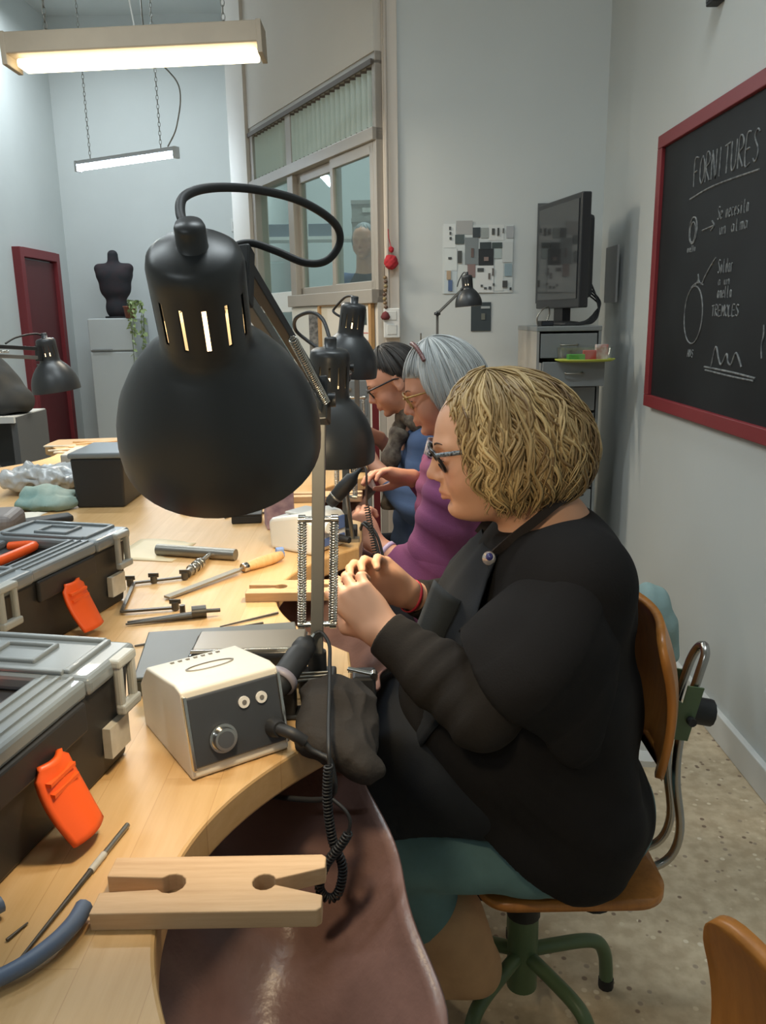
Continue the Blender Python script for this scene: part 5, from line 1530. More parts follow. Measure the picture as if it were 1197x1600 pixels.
# dividers
t = thing('dividers', 'dark steel spring dividers with knurled head lying on the bench', 'dividers', (-0.36, 1.325, BZ))
O = Vector(t.location)
for k, yy in ((0, 0.0), (1, -0.010)):
    mb = MB(); mb.cyl(Vector((-0.436, 1.308 + yy, BZ + 0.004)) - O, Vector((-0.330, 1.332 + yy * 0.5, BZ + 0.007)) - O, 0.0018, 0.0055, n=10); mb.build('leg', M_iron, t)
mb = MB(); mb.cyl(Vector((-0.332, 1.332, BZ + 0.011)) - O, Vector((-0.308, 1.338, BZ + 0.011)) - O, 0.011, n=12); mb.build('head', M_iron, t, bevel=0.002)
mb = MB(); mb.cyl(Vector((-0.308, 1.338, BZ + 0.011)) - O, Vector((-0.285, 1.344, BZ + 0.010)) - O, 0.0035, n=10); mb.build('grip', M_iron, t)
mb = MB(); mb.cyl(Vector((-0.352, 1.350, BZ + 0.002)) - O, Vector((-0.352, 1.350, BZ + 0.018)) - O, 0.005, n=10); mb.build('nut', M_iron, t)


def rod(name, a, b, r, label, cat, m=None, group=None):
    o = MB().cyl(a, b, r, r * 0.5, n=8).build(name, m or M_iron); return tag(o, label, cat, group)


rod('needle_file', (-0.185, 1.345, BZ + 0.003), (-0.275, 1.285, BZ + 0.002), 0.0024, 'dark needle file lying past the dark box towards the bay', 'file')
rod('needle_file', (-0.205, 1.300, BZ + 0.002), (-0.290, 1.262, BZ + 0.002), 0.0020, 'short dark needle file lying close behind the dark box', 'file')
rod('scriber', (-0.345, 1.226, BZ + 0.003), (-0.395, 1.208, BZ + 0.002), 0.0030, 'small dark scriber poking out from the dark box', 'scriber')
t = thing('needle_file', 'long thin grey file with worn white band beside the near bench pin', 'file', (-0.280, 0.650, BZ))
O = Vector(t.location)
a, b = Vector((-0.298, 0.560, BZ + 0.002)) - O, Vector((-0.264, 0.735, BZ + 0.0035)) - O
mb = MB(); mb.cyl(a, a.lerp(b, 0.62), 0.0012, 0.0028, n=8); mb.build('blade', M_iron, t)
mb = MB(); mb.cyl(a.lerp(b, 0.62), b, 0.0028, 0.0028, n=8); mb.build('shank', M_steel, t)
mb = MB(); mb.cyl(a.lerp(b, 0.60), a.lerp(b, 0.74), 0.0034, n=8); mb.build('band', M_label, t)
# pliers with blue-grey sleeves, jaws towards the edge of the table
t = thing('pliers', 'pliers with blue-grey plastic handles lying at the bench corner', 'pliers', (-0.30, 0.53, BZ))
O = Vector(t.location)
M_sleeve = mat('blue_grey_sleeve', '#5d6b82', 0.45)
for pts in ([(-0.262, 0.606, .912), (-0.264, 0.585, .912), (-0.274, 0.560, .912), (-0.295, 0.535, .911), (-0.335, 0.510, .910), (-0.375, 0.490, .910)],
            [(-0.336, 0.612, .912), (-0.345, 0.598, .912), (-0.352, 0.57, .912), (-0.362, 0.535, .911), (-0.380, 0.500, .910), (-0.392, 0.484, .910)]):
    mb = MB(); mb.tube([Vector(p) - O for p in spline(pts, 6)], lambda q: 0.0078 - 0.0015 * q, 10); mb.build('handle', M_sleeve, t)
mb = MB(); mb.cyl(Vector((-0.385, 0.486, .904)) - O, Vector((-0.385, 0.486, .916)) - O, 0.012, n=16); mb.bar(Vector((-0.385, 0.486, .910)) - O, Vector((-0.420, 0.445, .908)) - O, 0.012, 0.009); mb.build('jaw', M_steel, t, bevel=0.001)
rod('needle_file', (-0.318, 0.580, BZ + 0.002), (-0.309, 0.600, BZ + 0.002), 0.0016, 'short thin pin lying between the plier handles', 'pin')

# cup in marbled paper, small black box, rubber
t = thing('marbled_box', 'pink marbled paper box standing behind the blue-panelled control box', 'box', (-0.256, 1.965, BZ), 0.25)
M_marb = mat('marbled_paper', '#b79aa0', 0.7, color2='#8b6f80', scale=40, detail=8)
mb = MB(); mb.box((0, 0, 0.055), (0.068, 0.06, 0.11)); mb.build('body', M_marb, t, bevel=0.003)
mb = MB(); mb.box((0, 0, 0.106), (0.070, 0.062, 0.012)); mb.build('lid', M_marb, t, bevel=0.002)
t = thing('tin', 'flat black tin lying next to the marbled box', 'tin', (-0.345, 2.02, BZ), 0.1)
mb = MB(); mb.box((0, 0, 0.010), (0.075, 0.05, 0.020)); mb.build('body', M_blackp, t, bevel=0.003)
mb = MB(); mb.box((0, 0, 0.022), (0.077, 0.052, 0.005)); mb.build('lid', M_black, t, bevel=0.002)
t = thing('eraser', 'small blue rubber standing near the file handle', 'eraser', (-0.224, 1.700, BZ), 0.3)
mb = MB(); mb.box((0, 0, 0.010), (0.018, 0.014, 0.020)); mb.build('body', mat('pale_blue_rubber', '#7f9bd0', 0.6), t, bevel=0.003)
mb = MB(); mb.box((0, 0, 0.006), (0.019, 0.015, 0.010)); mb.build('sleeve', mat('blue_sleeve', '#6a85c0', 0.5), t, bevel=0.001)
mb = MB(); mb.grid(lambda u, v: (-0.590 + 0.14 * u + 0.02 * v, 1.700 + 0.16 * v - 0.03 * u, BZ + 0.0015 + 0.004 * math.sin(5 * u) * math.sin(4 * v) ** 2), 8, 8, 0.0006)
tag(mb.build('tracing_sheet', mat('tracing_paper', '#d9c7a2', 0.5)), 'translucent paper sheet lying between the second toolbox and the steel bar', 'paper')
tag(B((-0.50, 2.16, BZ + 0.012), (0.10, 0.06, 0.024), 0.4).build('sanding_block', mat('dark_block', '#3f3a35', 0.7), bevel=0.004), 'dark sanding block under the big lamp shade', 'block')

# black storage box with a grey lid
t = thing('storage_box', 'black storage box with pale grey lid at the middle of the bench', 'box', (-0.778, 2.30, BZ), 0.0)
mb = MB()
mb.add([(-.066, -.095, 0), (.066, -.095, 0), (.066, .095, 0), (-.066, .095, 0), (-.072, -.1, .138), (.072, -.1, .138), (.072, .1, .138), (-.072, .1, .138)], [(0, 3, 2, 1), (4, 5, 6, 7), (0, 1, 5, 4), (1, 2, 6, 5), (2, 3, 7, 6), (3, 0, 4, 7)])
mb.build('body', M_tbox, t, bevel=0.006)
mb = MB(); mb.box((0, 0, 0.146), (0.152, 0.21, 0.016)); mb.build('lid', M_clear, t, bevel=0.005)
# crumpled bag, teal pouch, grey case
s = SDF(); rr = random.Random(3)
for k in range(9): s.ell((-1.03 + rr.uniform(-.07, .08), 2.46 + rr.uniform(-.06, .06), BZ + 0.030 + rr.uniform(-.005, .02)), (rr.uniform(.04, .07), rr.uniform(.03, .05), 0.032), 0.03)
s.plane((0, 0, -1), -BZ)
o = solid('plastic_bag', s, 0.005, mat('crinkled_bag', '#c3c6c8', 0.22, var=0.3, scale=30, bump=0.8, bscale=45, coat=0.5), None, disp=lambda P: (0.010 - np.abs(sines(P, 3, 60)) * 0.022 - np.abs(sines(P, 9, 130)) * 0.010) * (P[:, 2] > BZ + .004), rest=BZ); tag(o, 'crumpled clear plastic bag beside the black storage box', 'bag')
s = SDF(); s.ell((-0.925, 2.20, BZ + 0.018), (0.085, 0.055, 0.022), 0.012).ell((-0.955, 2.235, BZ + 0.032), (0.06, 0.05, 0.028), 0.010).ell((-0.90, 2.23, BZ + 0.036), (0.05, 0.035, 0.018), 0.008).plane((0, 0, -1), -BZ)
o = solid('pouch', s, 0.004, mat('teal_cloth', '#6f8f8a', 0.8, color2='#a8b3a6', scale=9, bump=0.3, bscale=90), None, disp=lambda P: (0.005 - np.abs(sines(P, 6, 50)) * 0.012) * (P[:, 2] > BZ + .004), rest=BZ); tag(o, 'soft teal pouch lying by the black storage box', 'pouch')
t = thing('tool_pouch', 'rounded grey case lying on a dark tray at the bench', 'case', (-0.945, 1.90, BZ), 0.15)
mb = MB(); mb.box((0, 0, 0.032), (0.15, 0.13, 0.064)); mb.build('lid', mat('mauve_grey_plastic', '#77706e', 0.5, var=0.1, scale=8), t, bevel=0.022, seg=4)
mb = MB(); mb.box((0.02, 0, 0.006), (0.18, 0.15, 0.012)); mb.build('tray', M_tbox, t, bevel=0.004)
tag(B((-0.86, 2.04, BZ + 0.008), (0.12, 0.05, 0.016), 0.6).build('pencil_case', M_blackp, bevel=0.005), 'thin black case lying behind the grey case', 'case')
rr = random.Random(11)
for k in range(9):
    x, L_ = rr.uniform(-1.26, -1.02), rr.uniform(.18, .34)
    y, a = (3.19 + 0.055 * k, rr.uniform(-.05, .05)) if k < 6 else (3.24 + 0.09 * (k - 6), 0.45)     # three lie across the others
    tag(MB().box((0, 0, 0), (L_, rr.uniform(.014, .03), 0.006)).build('wood_offcut', M_bench if k % 3 else M_label, bevel=0.001, loc=(x, y, BZ + (0.003 if k < 6 else 0.009)), rot=(0, 0, a)), 'thin wooden strip in the heap at the far end of the bench', 'offcut', 'wood strips heaped at the bench end')
tag(B((-1.02, 2.98, BZ + 0.022), (0.26, 0.20, 0.044), 0.1).build('grey_tray', mat('tray_grey2', '#9a9c9b', 0.5), bevel=0.006), 'pale grey tray lying behind the black storage box', 'tray')
for k, (x, y, a) in enumerate(((-1.16, 2.62, .2), (-1.05, 2.75, -.3), (-0.78, 2.62, .5), (-1.16, 2.12, .8), (-0.98, 2.05, .1))):
    mb = MB(); mb.grid(lambda u, v: ((u - .5) * .19, (v - .5) * .13, 0.002 + 0.012 * abs(math.sin(3 * u + 2 * v + k)) * u), 8, 6, 0.0008)
    tag(mb.build('paper_scrap', mat('paper_white', '#d8d2c4', 0.7), loc=(x, y, BZ + 0.001), rot=(0, 0, a)), 'curled scrap of white paper on the far side of the bench', 'paper', 'paper scraps on the bench')
# small things between the far lamps
rr = random.Random(21)
for k in range(10):
    x, y, a = rr.uniform(-0.46, -0.24), rr.uniform(2.05, 3.0), rr.uniform(0, 3)
    rod('graver', (x, y, BZ + 0.004), (x + 0.10 * math.cos(a), y + 0.10 * math.sin(a), BZ + 0.003), 0.0035, 'thin hand tool lying on the bench near the far bench pins', 'hand tool', M_iron if k % 2 else M_steel, 'hand tools by the far bench pins')

# ================================================================== blackboard
GL = {'F': [[(0, 0), (0, 1), (.8, 1)], [(0, .52), (.55, .56)]], 'O': [[(.45, 1), (.1, .75), (.08, .25), (.45, 0), (.82, .25), (.85, .7), (.45, 1)]],
      'R': [[(0, 0), (.05, 1), (.6, .95), (.65, .65), (.08, .5), (.75, 0)]], 'N': [[(0, 0), (.03, 1), (.7, 0), (.75, 1)]], 'I': [[(.3, 0), (.32, 1)]],
      'T': [[(0, .95), (.85, 1)], [(.42, .97), (.4, 0)]], 'U': [[(0, 1), (.05, .2), (.35, 0), (.7, .25), (.75, 1)]], 'E': [[(.7, 1), (.05, .97), (0, 0), (.7, .03)], [(.03, .5), (.55, .52)]],
      'S': [[(.75, .88), (.4, 1), (.08, .78), (.65, .38), (.6, .1), (.3, 0), (.02, .12)]], 'M': [[(0, 0), (.1, 1), (.4, .3), (.75, 1), (.85, 0)]], 'L': [[(.05, 1), (0, 0), (.65, .03)]], 'A': [[(0, 0), (.4, 1), (.8, 0)], [(.15, .4), (.65, .4)]],
      'e': [[(.1, .32), (.65, .38), (.5, .62), (.2, .55), (.08, .25), (.3, 0), (.65, .1)]], 'n': [[(.05, 0), (.08, .6)], [(.08, .4), (.4, .62), (.6, .4), (.62, 0)]], 'c': [[(.6, .55), (.3, .62), (.06, .3), (.3, 0), (.62, .1)]],
      's': [[(.55, .58), (.2, .6), (.15, .38), (.5, .25), (.45, .02), (.08, .05)]], 'i': [[(.3, .6), (.3, 0)], [(.3, .8), (.31, .84)]], 't': [[(.3, .95), (.3, .05), (.5, 0)], [(.08, .62), (.55, .62)]],
      'a': [[(.6, .5), (.3, .62), (.06, .3), (.25, 0), (.58, .25), (.6, .6), (.66, 0)]], 'u': [[(.06, .6), (.1, .1), (.4, .02), (.6, .3), (.62, .6), (.66, 0)]], 'l': [[(.25, 1), (.2, .1), (.4, 0)]], 'm': [[(.02, 0), (.05, .6)], [(.05, .4), (.25, .62), (.38, .4), (.38, 0)], [(.38, .4), (.6, .62), (.75, .4), (.76, 0)]],
      'o': [[(.35, .62), (.08, .35), (.3, 0), (.62, .3), (.35, .62)]], 'd': [[(.6, .5), (.3, .62), (.06, .3), (.25, 0), (.58, .2)], [(.62, 1), (.62, 0)]], 'r': [[(.1, .6), (.12, 0)], [(.12, .4), (.3, .6), (.55, .58)]], ' ': []}
bb = thing('blackboard', 'red-framed blackboard with chalk notes and sketches on the wall', 'blackboard', (1.12, 2.58, 1.5425))
Y0, Y1, Z0, Z1 = 3.41, 1.75, 1.025, 2.06
O = Vector(bb.location)
M_frame = mat('red_wood_frame', '#8a2f34', 0.45, var=0.15, scale=6, stretch=(1, .3, 1))
mb = MB(); mb.box(V(1.110, (Y0 + Y1) / 2, (Z0 + Z1) / 2) - O, (0.016, Y0 - Y1 - 0.04, Z1 - Z0 - 0.04)); mb.build('slate', mat('slate_black', '#1a1c1e', 0.6, color2='#222527', scale=3, spec=0.25), bb)
FWD = 0.048
for z in (Z0 + FWD / 2, Z1 - FWD / 2): MB().box(V(1.103, (Y0 + Y1) / 2, z) - O, (0.032, Y0 - Y1, FWD)).build('frame_rail', M_frame, bb, bevel=0.003)
for y in (Y0 - FWD / 2, Y1 + FWD / 2): MB().box(V(1.103, y, (Z0 + Z1) / 2) - O, (0.032, FWD, Z1 - Z0 - 2 * FWD)).build('frame_stile', M_frame, bb, bevel=0.003)
M_chalk = mat('chalk', '#8c8e8d', 0.95, color2='#55585a', scale=60)
XB = 1.1012


def stroke(name, lines, r=0.0032):
    mb = MB()
    for pts in lines:
        P = [V(XB, y, z) - O for y, z in pts]
        if len(P) > 2: P = spline(P, 4)
        mb.tube(P, r, 5)
    return mb.build(name, M_chalk, bb)


def write(txt, yl, yr, zb, h, r=0.0026, slope=0.0):
    n = len(txt); w = (yl - yr) / n
    L_ = []
    for i, ch in enumerate(txt):
        for ln in GL[ch]:
            L_.append([(yl - w * (i + px * 0.92), zb + h * pz + slope * (i + px)) for px, pz in ln])
    o = stroke('chalk_writing', L_, r); o['label'] = 'chalk lettering'
    return o


write('FORNITURES', 3.035, 2.52, 1.823, 0.088, 0.0030)
stroke('chalk_line', [[(3.06, 1.785), (2.85, 1.800), (2.52, 1.796)]], 0.0036)


def ellipse(yc, zc, a, b, r=0.003, n=22): return [(yc + a * math.cos(2 * PI * k / n), zc + b * math.sin(2 * PI * k / n)) for k in range(n + 1)]


stroke('chalk_ring', [ellipse(3.01, 1.676, 0.036, 0.044), ellipse(3.012, 1.670, 0.026, 0.034)], 0.003)
stroke('chalk_arrow', [[(2.925, 1.668), (2.83, 1.674)], [(2.845, 1.690), (2.825, 1.674), (2.85, 1.660)]], 0.003)
write('Se', 2.80, 2.757, 1.688, 0.040, 0.0022); write('necesita', 2.735, 2.565, 1.688, 0.040, 0.0022); write('un', 2.775, 2.72, 1.640, 0.036, 0.0022); write('alma', 2.685, 2.56, 1.640, 0.036, 0.0022); write('anella', 3.055, 2.975, 1.605, 0.022, 0.0018)
stroke('chalk_ring', [ellipse(2.955, 1.388, 0.085, 0.098)], 0.003)
stroke('chalk_knot', [[(2.955, 1.487), (2.93, 1.505), (2.935, 1.525), (2.92, 1.50), (2.895, 1.492), (2.87, 1.515), (2.83, 1.545), (2.79, 1.570)], [(2.99, 1.482), (2.94, 1.497), (2.88, 1.488)]], 0.003)
write('Soldar', 2.765, 2.645, 1.520, 0.042, 0.0022); write('a', 2.755, 2.731, 1.482, 0.026, 0.0022); write('un', 2.708, 2.66, 1.482, 0.026, 0.0022); write('anella', 2.755, 2.64, 1.442, 0.036, 0.0022); write('TREMOLES', 2.79, 2.575, 1.385, 0.034, 0.0024); write('ANS', 2.985, 2.925, 1.243, 0.026, 0.0018)
stroke('chalk_scrawl', [[(2.765, 1.212), (2.735, 1.287), (2.705, 1.25), (2.68, 1.232), (2.645, 1.268), (2.63, 1.243), (2.605, 1.236), (2.575, 1.274), (2.53, 1.233)]], 0.0036)
stroke('chalk_line', [[(2.82, 1.217), (2.60, 1.213), (2.43, 1.206)], [(2.81, 1.207), (2.60, 1.200), (2.44, 1.198)]], 0.0036)
stroke('chalk_column', [[(2.405, 1.36), (2.40, 1.33), (2.408, 1.30), (2.40, 1.265)]], 0.003)

# ================================================================== drawer cabinet, television and what lies on it
M_cab = mat('grey_steel_cabinet', '#868a8a', 0.45, metal=0.15, var=0.06, scale=5)
M_cabs = mat('cabinet_side', '#a3a19c', 0.5, metal=0.1, var=0.12, scale=4)
t = thing('drawer_cabinet', 'tall grey steel cabinet of drawers, second drawer pulled out', 'cabinet', (0.836, 3.95, 0))
mb = MB(); mb.box((-0.137, 0, 0.672), (0.012, 0.50, 1.345)); mb.build('side_panel', M_cabs, t)
mb = MB(); mb.box((0.137, 0, 0.672), (0.012, 0.50, 1.345)); mb.build('side_panel', M_cab, t)
mb = MB(); mb.box((0, 0, 1.336), (0.290, 0.505, 0.022)); mb.build('top', M_cab, t, bevel=0.003)
mb = MB(); mb.box((0, 0.24, 0.67), (0.27, 0.012, 1.32)); mb.build('back', M_cab, t)
for k in range(11):
    z = 1.262 - 0.1175 * k; out = 0.11 if k == 1 else 0.0
    d_ = MB().box((0, -0.243 - out, z), (0.250 if k != 1 else 0.268, 0.014, 0.106)).build('drawer', M_cab, t, bevel=0.002)
    mb = MB(); mb.tube(spline([(-0.035, -0.250 - out, z + 0.008), (-0.033, -0.268 - out, z + 0.004), (0.033, -0.268 - out, z + 0.004), (0.035, -0.250 - out, z + 0.008)], 4), 0.0035, 6); mb.build('handle', M_steel, d_)
    if k == 1:
        mb = MB(); mb.box((-0.128, -0.20, z), (0.006, 0.20, 0.09)); mb.box((0.128, -0.20, z), (0.006, 0.20, 0.09)); mb.box((0, -0.20, z - 0.045), (0.25, 0.20, 0.006)); mb.build('drawer_tray', M_cab, d_)
zt = 1.262 - 0.1175 + 0.053
t = thing('plastic_tub', 'clear plastic tub with lime green base standing on the open drawer', 'tub', (0.885, 3.60, zt))
mb = MB(); mb.lathe([(0, 0.0), (0.110, 0.0), (0.128, 0.006), (0.131, 0.012), (0.126, 0.012), (0.10, 0.004), (0, 0.004)], 32, Matrix.Diagonal((1.0, 0.55, 1, 1))); mb.build('base', mat('lime_plastic', '#b9c24a', 0.4), t)
mb = MB(); mb.lathe([(0.118, 0.010), (0.124, 0.060), (0.127, 0.062), (0.122, 0.062), (0.116, 0.012)], 32, Matrix.Diagonal((1.0, 0.55, 1, 1))); mb.build('wall', glass('clear_plastic', (0.93, 0.95, 0.94), 0.10, 0.1), t)
zt += 0.005
tag(B((0.845, 3.600, zt + 0.014), (0.075, 0.03, 0.026), 0.1).build('green_packet', mat('green_packet', '#5fae52', 0.5), bevel=0.003), 'green packet inside the clear tub', 'packet')
tag(B((0.905, 3.605, zt + 0.022), (0.055, 0.03, 0.042), -0.1).build('red_packet', mat('red_packet', '#c04a44', 0.5), bevel=0.003), 'red packet inside the clear tub', 'packet')
tag(B((0.955, 3.600, zt + 0.034), (0.050, 0.028, 0.066), 0.05).build('white_carton', mat('white_carton', '#d5d3cf', 0.6, color2='#b05a50', scale=25), bevel=0.001), 'small white printed carton standing in the clear tub', 'carton')

tv = thing('television', 'black flat television turned sideways on top of the grey cabinet', 'television', (0.850, 3.98, 1.347))
e0, e1 = V(0.900, 3.73, 0), V(0.802, 4.22, 0); dd = (e1 - e0).normalized(); nn = V(-dd.y, dd.x, 0)
if nn.x > 0: nn = -nn
O = Vector(tv.location); cz = 1.668; cc = (e0 + e1) / 2
rz = math.atan2(dd.y, dd.x)
def tvp(s, off, z): return V(cc.x, cc.y, z) + dd * s + nn * off - O
mb = MB(); mb.box(tvp(0, 0, cz), (0.50, 0.045, 0.485), rz); mb.build('housing', mat('tv_black', '#2a2c2f', 0.35), tv, bevel=0.006)
mb = MB(); mb.box(tvp(0, -0.045, cz - 0.02), (0.38, 0.06, 0.36), rz); mb.build('rear_cover', mat('tv_black', '#2a2c2f', 0.35), tv, bevel=0.02)
mb = MB(); mb.box(tvp(0, 0.024, cz + 0.008), (0.45, 0.004, 0.42), rz); mb.build('screen', mat('tv_screen', '#2b2d2f', 0.12, coat=0.5), tv)
mb = MB(); mb.box(tvp(0, -0.01, 1.400), (0.10, 0.04, 0.08), rz); mb.build('neck', M_blackp, tv)
mb = MB(); mb.lathe([(0, 0), (0.15, 0), (0.152, 0.008), (0.12, 0.016), (0.03, 0.022), (0, 0.022)], 32, Matrix.Translation(tvp(0, -0.01, 1.348)) @ Matrix.Rotation(rz, 4, 'Z') @ Matrix.Diagonal((1.0, 0.52, 1, 1))); mb.build('foot', M_blackp, tv)
t = thing('cable_tangle', 'tangle of black cables behind the television foot', 'cable', (0.93, 3.80, 1.347))
TO = Vector(t.location)
for k in range(6):
    q = -0.13 + 0.03 * k                       # where along the back each cable plugs in
    e = V(cc.x, cc.y, 1.49 + 0.03 * (k % 3)) + dd * q - nn * 0.0735
    P = [(0.800 + 0.022 * k, 3.716 + 0.010 * k, 1.3515 + 0.004 * (k % 2)), (0.900 + 0.008 * k, 3.722 + 0.010 * k, 1.354 + 0.005 * k), (0.950 + 0.004 * k, 3.745 + 0.012 * k, 1.362 + 0.008 * k), (0.985 + 0.005 * k, 3.79 + 0.016 * k, 1.405 + 0.010 * k), tuple(e - nn * 0.035), tuple(e)]
    mb = MB(); mb.tube([p - TO for p in spline(P, 7)], 0.0038, 6); mb.build('cable', M_blackp, t)
mb = MB(); mb.tube(spline([(0.705, 3.75, 1.352), (0.700, 3.74, 1.385), (0.722, 3.75, 1.418), (0.755, 3.78, 1.430), (0.765, 3.80, 1.40), (0.745, 3.79, 1.352)], 6), 0.0035, 6)
tag(mb.build('aerial_cable', M_steel), 'grey cable looping up at the front corner of the cabinet top', 'cable')
t = thing('set_top_box', 'small dark box with cables on the cabinet under the television', 'box', (0.745, 3.78, 1.347), 0.2)
mb = MB(); mb.box((0, 0, 0.012), (0.06, 0.05, 0.024)); mb.build('case', M_blackp, t, bevel=0.003)
mb = MB(); mb.box((0, -0.026, 0.012), (0.05, 0.003, 0.014)); mb.build('front', M_panel, t)
mb = MB(); mb.box((1.12, 4.10, 1.58), (0.01, 0.20, 0.26)); tag(mb.build('wall_notice', mat('grey_notice', '#9a9a98', 0.7)), 'grey notice sheet on the wall behind the television', 'notice')
mb = MB(); mb.box((0.885, 4.388, 1.70), (0.15, 0.012, 0.49)); tag(mb.build('dark_board', mat('dark_board', '#5b5f60', 0.6)), 'dark board on the wall behind the television', 'board')

# ================================================================== pictures pinned on the back wall
pc = thing('picture_collage', 'white sheet of pinned jewellery pictures on the back wall', 'collage', (0.51, 4.398, 1.70))
SX = 4.4 / 1280 / 8.55 * 0.97


def cp(px, py): return (0.329 - 0.51 + (px - 100) * SX, 1.871 - 1.70 - (py - 90) * SX * 1.03)


def rect(name, x0, y0, x1, y1, col, lay, parent=pc, rot=0.0):
    a, b = cp(x0, y0), cp(x1, y1)
    c = ((a[0] + b[0]) / 2, -0.0015 - 0.0016 * lay, (a[1] + b[1]) / 2)
    return MB().box((0, 0, 0), (abs(b[0] - a[0]), 0.0014, abs(b[1] - a[1]))).build(name, mat('print_' + col, '#' + col, 0.6), parent, loc=c, rot=(0, rot, 0))


rect('backing_sheet', 95, 150, 1025, 985, 'cdd2d0', 0)
for q in ((275, 95, 490, 260, 'a8a8a6', 1), (110, 130, 270, 420, 'd6dad8', 1), (120, 430, 285, 700, 'd2d8d6', 2), (120, 700, 285, 985, 'c3cdd0', 1), (260, 265, 380, 375, '4f5a5a', 3), (390, 300, 565, 630, '7f8688', 2), (425, 625, 530, 785, '8a7471', 3),
          (490, 180, 590, 300, '3d4448', 3), (570, 440, 768, 642, '2d3033', 3), (585, 360, 735, 445, '3a4345', 4), (745, 365, 878, 432, '44504f', 3), (600, 185, 700, 310, '9aa09d', 2), (930, 170, 1025, 315, 'a9abad', 2), (530, 645, 770, 980, 'd9dbd9', 2), (775, 440, 870, 560, 'a9b5b3', 2),
          (880, 360, 1020, 610, 'c5c9c7', 2), (915, 625, 1012, 780, '8fa3ab', 3), (700, 150, 900, 340, 'd3d5d2', 1), (790, 580, 900, 960, 'd4d8d5', 1)):
    rect('print', *q)
for q in ((180, 165, 205, 205, '4a4f50', 4), (185, 228, 210, 262, '4a4f50', 4), (185, 290, 215, 322, '4a4f50', 4), (170, 535, 215, 562, '454a4b', 4), (295, 460, 350, 610, '4b4d4b', 4), (170, 820, 225, 955, '55698f', 4), (740, 195, 778, 270, '4b4d4c', 4), (812, 190, 838, 285, '4b4d4c', 4), (880, 195, 900, 250, '6a6c6b', 4), (555, 675, 640, 720, '4b4f4f', 4),
          (700, 740, 728, 815, '6a6460', 4), (750, 680, 775, 770, '6a6460', 4), (600, 880, 630, 910, '55595a', 4), (645, 912, 682, 940, '55595a', 4), (705, 905, 742, 940, '55595a', 4), (760, 865, 785, 895, '55595a', 4), (890, 835, 955, 920, '4b4b4b', 4), (985, 920, 1012, 955, '3f4142', 4), (470, 430, 505, 540, '6b5b57', 4), (640, 540, 700, 590, '8c7a74', 5), (150, 700, 205, 810, 'b09a80', 4)):
    rect('motif', *q)
po = thing('poster', 'small dark poster with pale title below the pinned pictures', 'poster', (0.51, 4.398, 1.70))
rect('sheet', 478, 1100, 745, 1465, '3b4448', 0, po); rect('title', 610, 1150, 730, 1180, 'a5abab', 2, po); rect('figure', 615, 1240, 665, 1320, '6f7168', 2, po)

# ================================================================== corner post fittings
tag(MB().cyl((0.045, 4.355, 1.43), (0.045, 4.355, 4.40), 0.010, n=12).build('wall_conduit', mat('conduit_paint', '#b9aea2', 0.5)), 'painted conduit pipe running up the corner post', 'pipe')
for k, (z, h_) in enumerate(((1.405, 0.075), (1.335, 0.085))):
    t = thing('wall_socket' if k else 'wall_switch', ('white wall socket under the switch on the corner post', 'white wall switch at the foot of the conduit pipe')[1 - k], 'switch' if not k else 'socket', (0.062, 4.375, z))
    mb = MB(); mb.box((0, -0.015, 0), (0.085, 0.035, h_)); mb.build('box', M_white, t, bevel=0.005)
    mb = MB(); mb.box((0.0, -0.0335, 0.0), (0.05, 0.004, h_ * 0.6)); mb.build('cover', mat('socket_cover', '#c9cac6', 0.4), t, bevel=0.002)
t = thing('pompom_ornament', 'red wool pompom ornament hanging on the corner post', 'ornament', (0.062, 4.345, 1.67))
s = SDF(); s.ell((0, 0, 0), (0.036, 0.03, 0.038), 0.01).ell((0.002, 0, 0.062), (0.014, 0.014, 0.016), 0.006)
solid('pompom', s, 0.004, mat('red_wool', '#b02a33', 0.9, var=0.2, scale=60), t, disp=lambda P: sines(P, 2, 260) * 0.003)
mb = MB(); mb.tube(spline([(0.002, 0, 0.07), (-0.01, 0, 0.12), (-0.012, 0, 0.16)], 4), 0.002, 5); mb.build('string', mat('red_wool', '#b02a33', 0.9), t)
t = thing('bead_string', 'string of brown beads hanging beside the window sill', 'ornament', (0.03, 4.345, 1.51))
rr = random.Random(4)
for k in range(8):
    mb = MB(); mb.lathe([(0, -.010), (0.008, -.006), (0.011, 0), (0.008, .006), (0, .010)], 10, Matrix.Translation((0.004 * math.sin(k), 0, 0.085 - k * 0.021)))
    mb.build('bead', mat('bead_%d' % (k % 3), ('#7c6548', '#5d4636', '#8a7a55')[k % 3], 0.5), t)
mb = MB(); mb.lathe([(0, .02), (0.016, .01), (0.026, -.012), (0.018, -.024), (0, -.026)], 10, Matrix.Translation((0, 0, -0.10))); mb.build('tassel', mat('maroon_wool', '#6a2f32', 0.9), t)
mb = MB(); mb.cyl((0, 0, -0.09), (0, 0, 0.14), 0.0015, n=5); mb.build('string', mat('brown_cord', '#3a2a24', 0.6), t)

# ================================================================== boards on the partition below the window
def pplane(name, s0, s1, z0, z1, m, off, t_=0.006, parent=None, org=None):
    mb = MB(); pbox(mb, s0, s1, z0, z1, t_, off)
    if org is not None:
        for i, v in enumerate(mb.v): mb.v[i] = tuple(Vector(v) - org)
    return mb.build(name, m, parent)


